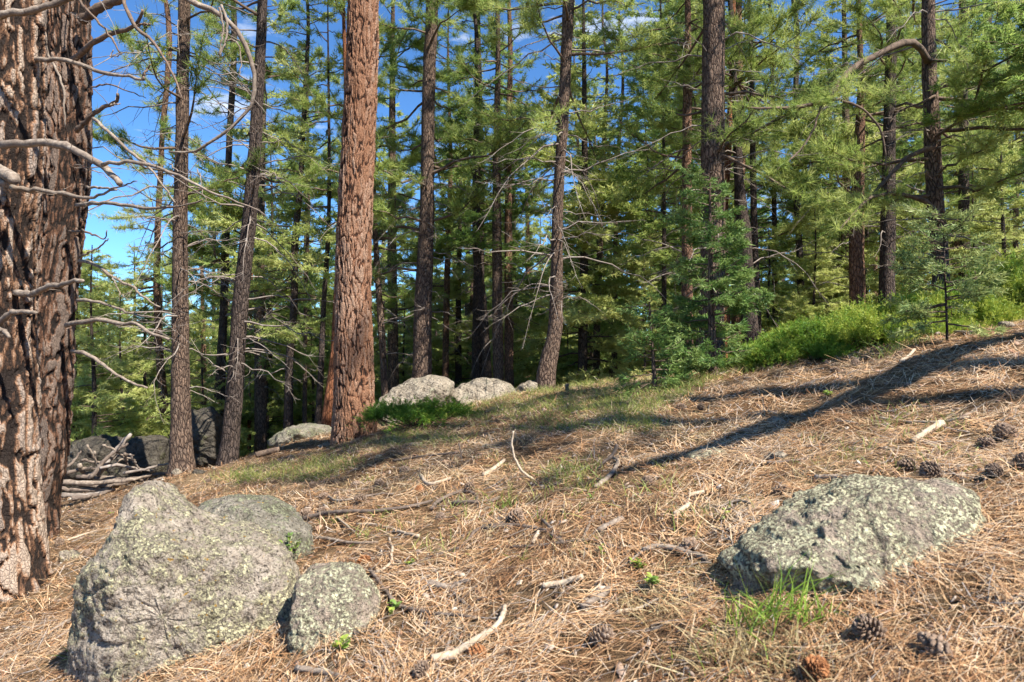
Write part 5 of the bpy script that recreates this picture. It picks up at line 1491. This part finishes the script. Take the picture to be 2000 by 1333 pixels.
rl = rs(88)
n = 285000
X, Y = scatter(rl, n, 1.4, 13.0, .82, 2, 1.3)
pt = fbm(np.stack([X, Y, X * 0], -1), 4.5, 4, 92, .6)
kp = rl.random(len(X)) < sstep(-.75, .2, pt + .12) * .83 + .17
X = X[kp]; Y = Y[kp]
n = len(X)
Z = terr(X, Y); Nn = normals(X, Y)
az = rl.uniform(0, 2 * np.pi, n) + .0
al = fbm(np.stack([X, Y, X * 0], -1), 1.3, 2, 91) * 2.5       # drifts of needles lie roughly the same way
az = np.where(rl.random(n) < .45, al + rl.normal(0, .45, n), az)
D = np.stack([np.cos(az), np.sin(az), np.zeros(n)], -1)
D = D - Nn * (D * Nn).sum(1, keepdims=True); D = nrm(D)
lift = rl.random(n) ** 2
D = nrm(D + Nn * (rl.normal(0, .14, n) + .12)[:, None])
Lh = rl.uniform(.07, .16, n) * (1 + .03 * Y)
Wd = .0026 * (Y / 2.2) ** .62 * rl.uniform(.7, 1.3, n)
side = nrm(np.cross(D, Nn + .4 * rl.standard_normal((n, 3))))
bend = side * rl.normal(0, .28, n)[:, None] - Nn * rl.uniform(.0, .22, n)[:, None]
P = np.stack([X, Y, Z + .002 + .03 * lift], -1) - D * Lh[:, None] * .4
wside = nrm(np.cross(Nn, D))
patch = .5 + .5 * fbm(np.stack([X, Y, X * 0], -1), 2.2, 3, 95)
tone = np.clip(.43 + .30 * rl.standard_normal(n) + .42 * (patch - .5), 0, 1)
A = Acc()
for msk, sg in ((Y < 4.2, 2), (Y >= 4.2, 1)):
    V, Qd = ribbons(P[msk], D[msk], Lh[msk], Wd[msk], bend[msk], sg, wside[msk], taper=.6)
    A.add(V, Qd, tone=np.repeat(tone[msk], (sg + 1) * 2))
o = obj("fallen_needles", A.mesh("fallen_needles", M_LITTER))
tag(o, "thick litter of tan and orange dry pine needles covering the slope", "pine needles", kind='stuff')
# bark flakes and crumbs
n = 12000
X, Y = scatter(rl, n, 1.5, 11.0, .8, 2, 1.2); n = len(X)
Z = terr(X, Y); Nn = nrm(normals(X, Y) + .35 * rl.standard_normal((n, 3)))
az = rl.uniform(0, 6.28, n); D = np.stack([np.cos(az), np.sin(az), az * 0], -1); D = nrm(D - Nn * (D * Nn).sum(1, keepdims=True)); S2 = np.cross(Nn, D)
sz = rl.uniform(.004, .016, n) * (1 + 1.2 * (rl.random(n) < .06)) * (Y / 2.5) ** .4
asp = rl.uniform(.18, .65, n)
k = 6
a = np.arange(k) * 2 * np.pi / k
rr = rl.uniform(.65, 1.25, (n, k))
top = P0 = np.stack([X, Y, Z + .012 * rl.random(n) + .003], -1)
ring = P0[:, None] + D[:, None] * (sz[:, None] * rr * np.cos(a))[..., None] + S2[:, None] * (sz[:, None] * asp[:, None] * rr * np.sin(a))[..., None]
low = ring - Nn[:, None] * (sz * .12)[:, None, None]
V = np.concatenate([ring, low], 1).reshape(-1, 3)
b = np.arange(n)[:, None] * 12
topf = b + np.arange(6)[None]
e = np.arange(6)
sidef = np.stack([b + e, b + 6 + e, b + 6 + (e + 1) % 6, b + (e + 1) % 6], -1).reshape(-1, 4)
o = obj("bark_litter", mesh("bark_litter", V, [topf, sidef], M_FLAKE, {'tone': np.repeat(rl.random(n) ** 1.2, 12)}))
tag(o, "scattered bark flakes and wood crumbs among the fallen needles", "bark flakes", kind='stuff')


# small twigs lying all over the litter
n = 1300
X, Y = scatter(rl, n, 1.6, 10.0, .8, 2, 1.0); n = len(X)
q = np.linspace(0, 1, 5)
az = rl.uniform(0, 6.28, n); L = rl.uniform(.04, .2, n)
cv = rl.normal(0, .5, n)
aa = az[:, None] + cv[:, None] * q
PX = X[:, None] + L[:, None] * q * np.cos(aa); PY = Y[:, None] + L[:, None] * q * np.sin(aa)
PZ = terr(PX, PY) + .012 + rl.uniform(0, .02, n)[:, None] * q
R_ = (rl.uniform(.0012, .0035, n) * (Y / 2.5) ** .3)[:, None] * np.linspace(1, .55, 5)
A = Acc()
V, Qd, Tt = tubes(np.stack([PX, PY, PZ], -1), R_, 4)
A.add(V, Qd, Tt)
o = obj("twig_litter", A.mesh("twig_litter", M_TWIG)); tag(o, "small broken grey twigs strewn through the fallen needles", "twigs", kind='stuff')


def grass_mesh(rng, X, Y, h, w_, mat, name, splay=.45, Z=None):
    n = len(X)
    Z = terr(X, Y) if Z is None else Z
    D = nrm(np.stack([rng.normal(0, splay, n), rng.normal(0, splay, n), np.ones(n)], -1))
    bend = np.stack([rng.normal(0, .35, n), rng.normal(0, .35, n), -rng.uniform(.05, .5, n)], -1)
    side = nrm(np.cross(D, rng.standard_normal((n, 3))))
    V, Qd = ribbons(np.stack([X, Y, Z - .01], -1), D, h, w_, bend, 3, side, 1.0)
    return mesh(name, V, [Qd], mat, {'tone': np.repeat(rng.random(n), 8)})


def area_pts(rng, ells, n):
    """ground points under pixel ellipses (cx,cy,rx,ry,weight)"""
    wts = np.array([e[4] for e in ells], float); wts /= wts.sum()
    out = []
    for (cx, cy, rx, ry, _), m in zip(ells, rng.multinomial(n // 12, wts)):
        for _i in range(m):
            r, t = math.sqrt(rng.random()), rng.uniform(0, 6.283)
            out.append(gnd(cx + rx * r * math.cos(t), cy + ry * r * math.sin(t)))
    out = np.array(out)
    c = np.repeat(out, 12, 0)
    c[:, :2] += rng.normal(0, .05, (len(c), 2))
    return c[:, 0], c[:, 1]


def gnd_fast_cache():
    pass


rg = rs(99)
GE = [(1150, 745, 110, 14, 4), (1060, 775, 130, 16, 3), (1250, 775, 90, 22, 4), (1180, 800, 120, 16, 3), (960, 800, 90, 16, 2), (1330, 745, 60, 14, 2.5), (1420, 715, 70, 16, 3),
      (560, 925, 110, 16, 2), (470, 935, 60, 10, 1), (640, 905, 60, 10, 1), (840, 860, 90, 16, 1.6), (1020, 830, 140, 18, 1.5), (1230, 830, 60, 18, 1.5), (1120, 940, 60, 30, .8), (1500, 700, 60, 8, 1.2), (720, 870, 60, 14, .5), (1050, 1000, 420, 110, .9), (1700, 860, 200, 60, .4)]
X, Y = area_pts(rg, GE, 15000)
o = obj("grass", grass_mesh(rg, X, Y, rg.uniform(.05, .15, len(X)), .0045, M_GRASS, "grass"))
tag(o, "thin green grass growing on the crest and in the strips of shade", "grass", kind='stuff')
X, Y = area_pts(rg, GE + [(1130, 760, 160, 26, 5), (880, 870, 160, 30, 3), (700, 930, 200, 30, 3), (1000, 1000, 420, 120, 2), (1330, 830, 120, 30, 2), (1620, 930, 60, 20, 1), (430, 975, 140, 30, 2), (1300, 1170, 60, 60, 1), (1480, 1290, 120, 30, 2)], 15000)
o = obj("dry_grass", grass_mesh(rg, X, Y, rg.uniform(.04, .12, len(X)), .004, M_DRY, "dry_grass", .8))
tag(o, "matted straw coloured dead grass on the slope", "dry grass", kind='stuff')

TUFTS = [
    (1500, 1228, 46, .25, "tall bright green grass tuft against the left end of the wide slab", 60, .05), (1440, 1235, 30, .16, "lower green tuft left of the tall one by the slab", 30, .05), (1580, 1222, 30, .17, "spreading grass tuft under the front edge of the slab", 26, .04),
    (150, 1290, 0, .11, "single spray of bright grass blades at the peaked boulder's left foot", 6, .012), (985, 990, 30, .10, "dense green grass tuft beside the looped root", 60, .05),
    (755, 1012, 30, .08, "low green tuft on the long dark branch", 30, .05), (660, 1020, 40, .07, "flat arching blades left of the long dark branch", 24, .05),
    (1740, 695, 26, .2, "tall fine grass tuft in front of the juniper bank", 34, .05), (1792, 672, 34, .15, "yellow green grass tuft under the blue green sapling", 50, .08), (1678, 700, 14, .1, "small green tuft at the juniper's lower edge", 16, .03),
    (1630, 900, 40, .06, "sparse grass patch above the straight grey stick", 50, .12), (1930, 915, 40, .06, "green blades among the cones at the right edge", 40, .08),
    (1135, 1070, 30, .07, "thin tuft on the forked branch", 26, .04), (1040, 750, 20, .08, "short tuft near the small flat rock", 20, .06), (1290, 760, 40, .12, "dark grass tuft under the fir seedling", 40, .1),
    (1395, 745, 40, .14, "grass around the foot of the green sapling", 50, .12), (1960, 600, 20, .2, "arching bright blades by the tallest juniper", 16, .06), (800, 855, 20, .08, "small tuft below the low juniper", 30, .08),
    (1095, 925, 26, .1, "yellowish tuft in mid slope above the long shadow", 40, .07), (90, 965, 16, .12, "green blades at the foot of the second big pine", 20, .06), (1450, 1310, 40, .1, "fresh green blades at the bottom edge right of centre", 26, .08)]
for i, (px, py, _w, h, lab, nb, sp) in enumerate(TUFTS):
    rg2 = rs(1000 + i)
    p = gnd(px, py)
    X = rg2.normal(0, sp, nb); Y = rg2.normal(0, sp * .7, nb)
    Z = terr(X + p[0], Y + p[1]) - p[2]
    o = obj("grass_tuft", grass_mesh(rg2, X, Y, h * rg2.uniform(.6, 1.25, nb), (.0052 if i < 3 else .004) * (p[1] / 2.5) ** .5, M_FRESH if i in (0, 1, 2, 3, 16, 20) else M_GRASS, "grass_tuft", .4, Z), loc=p)
    tag(o, lab, "grass tuft", "grass tufts on the slope")
for i, (px, py, h, lab, nb, sp) in enumerate([(1395, 1130, .09, "matted straw tuft left of the slab's lower edge", 220, .07), (1330, 1180, .08, "flattened straw tuft below the bent grey stick", 160, .07), (1600, 1285, .08, "straw tuft hanging in front of the slab", 160, .07), (930, 1000, .07, "dry arching tuft by the looped root", 60, .05), (1150, 1100, .06, "straw tuft under the forked branch", 90, .05)]):
    rg2 = rs(1050 + i); p = gnd(px, py)
    X = rg2.normal(0, sp, nb); Y = rg2.normal(0, sp * .7, nb)
    o = obj("dry_grass_tuft", grass_mesh(rg2, X, Y, h * rg2.uniform(.6, 1.25, nb), .0028, M_DRY, "dry_grass_tuft", .9, terr(X + p[0], Y + p[1]) - p[2]), loc=p)
    tag(o, lab, "grass tuft", "dry grass tufts on the slope")


# small leafy plants
def leaf_fan(rng, stems, h, leaf, nleaf, mat_stem=M_BRANCH):
    VL, TL, VS = [], [], []
    A = Acc(); B = Acc()
    for s in range(stems):
        d = nrm(np.array([rng.normal(0, .45), rng.normal(0, .45), 1.0]))
        hh = h * rng.uniform(.5, 1.1)
        pts = np.array([d * hh * t + np.array([rng.normal(0, .004), rng.normal(0, .004), 0]) * (t > 0) for t in np.linspace(0, 1, 5)])
        V, Q_, _ = tubes(pts[None], np.linspace(.0018, .0008, 5)[None], 4, cap=False); A.add(V, Q_)
        for k in range(nleaf):
            t = rng.uniform(.35, 1.0)
            c = d * hh * t
            a = rng.uniform(0, 6.28); o_ = nrm(np.array([math.cos(a), math.sin(a), rng.uniform(.1, .9)]))
            sd = nrm(np.cross(o_, np.array([0, 0, 1.0]) + .3 * rng.standard_normal(3))); up = np.cross(sd, o_)
            L_ = leaf * rng.uniform(.7, 1.2); W_ = L_ * .55
            row = [(0, .1, 0), (.3, .8, .08), (.6, 1.0, .1), (.85, .6, .04), (1.0, .05, -.04)]
            Vv = np.array([[c + o_ * L_ * s_ + sd * W_ * w_ * .5 + up * L_ * z_, c + o_ * L_ * s_ + up * L_ * (z_ - .06), c + o_ * L_ * s_ - sd * W_ * w_ * .5 + up * L_ * z_] for s_, w_, z_ in row]).reshape(-1, 3)
            q = [[r * 3 + e, r * 3 + e + 1, r * 3 + e + 4, r * 3 + e + 3] for r in range(4) for e in (0, 1)]
            B.add(Vv, np.array(q), tone=np.full(15, rng.random()))
    return A.mesh("stem", mat_stem), B.mesh("leaves", M_HERB)


for i, (px, py, st, h, lf, nl, lab) in enumerate([
    (570, 1105, 7, .17, .026, 8, "yellow green leafy sprig growing between the peaked and the small pale rock"), (668, 1275, 5, .05, .03, 5, "low green rosette in front of the small pale rock"),
    (768, 1205, 3, .045, .03, 4, "tiny bluish green seedling right of the small pale rock"), (800, 1108, 5, .04, .02, 4, "tiny green sprouts below the fresh red brown cone"),
    (690, 1215, 3, .03, .018, 4, "tiny sprout at the small pale rock's right foot"), (1245, 1120, 6, .05, .022, 5, "dark green sprouts under the bent grey stick"), (1275, 1150, 5, .05, .028, 5, "pale green rosette below the bent grey stick"),
    (1618, 778, 4, .06, .035, 5, "bright green seedling on the bright bank below the juniper"), (1172, 1090, 3, .05, .018, 5, "small green sprig on the dark twig"), (703, 1052, 2, .04, .018, 4, "single sprout at the pale straight stick"),
    (215, 1008, 4, .05, .02, 4, "small sprout behind the peaked boulder"), (1150, 985, 3, .07, .02, 4, "sprig with one arched leaf below the long shadow"), (1410, 1030, 3, .08, .02, 3, "thin green sprig left of the slab's top")]):
    p = gnd(px, py); rg2 = rs(1100 + i)
    s_, l_ = leaf_fan(rg2, st, h, lf, nl)
    t = thing("seedling", p, lab, "plant", "small green plants on the slope")
    obj("stem", s_, t); obj("leaves", l_, t, kind='stuff')
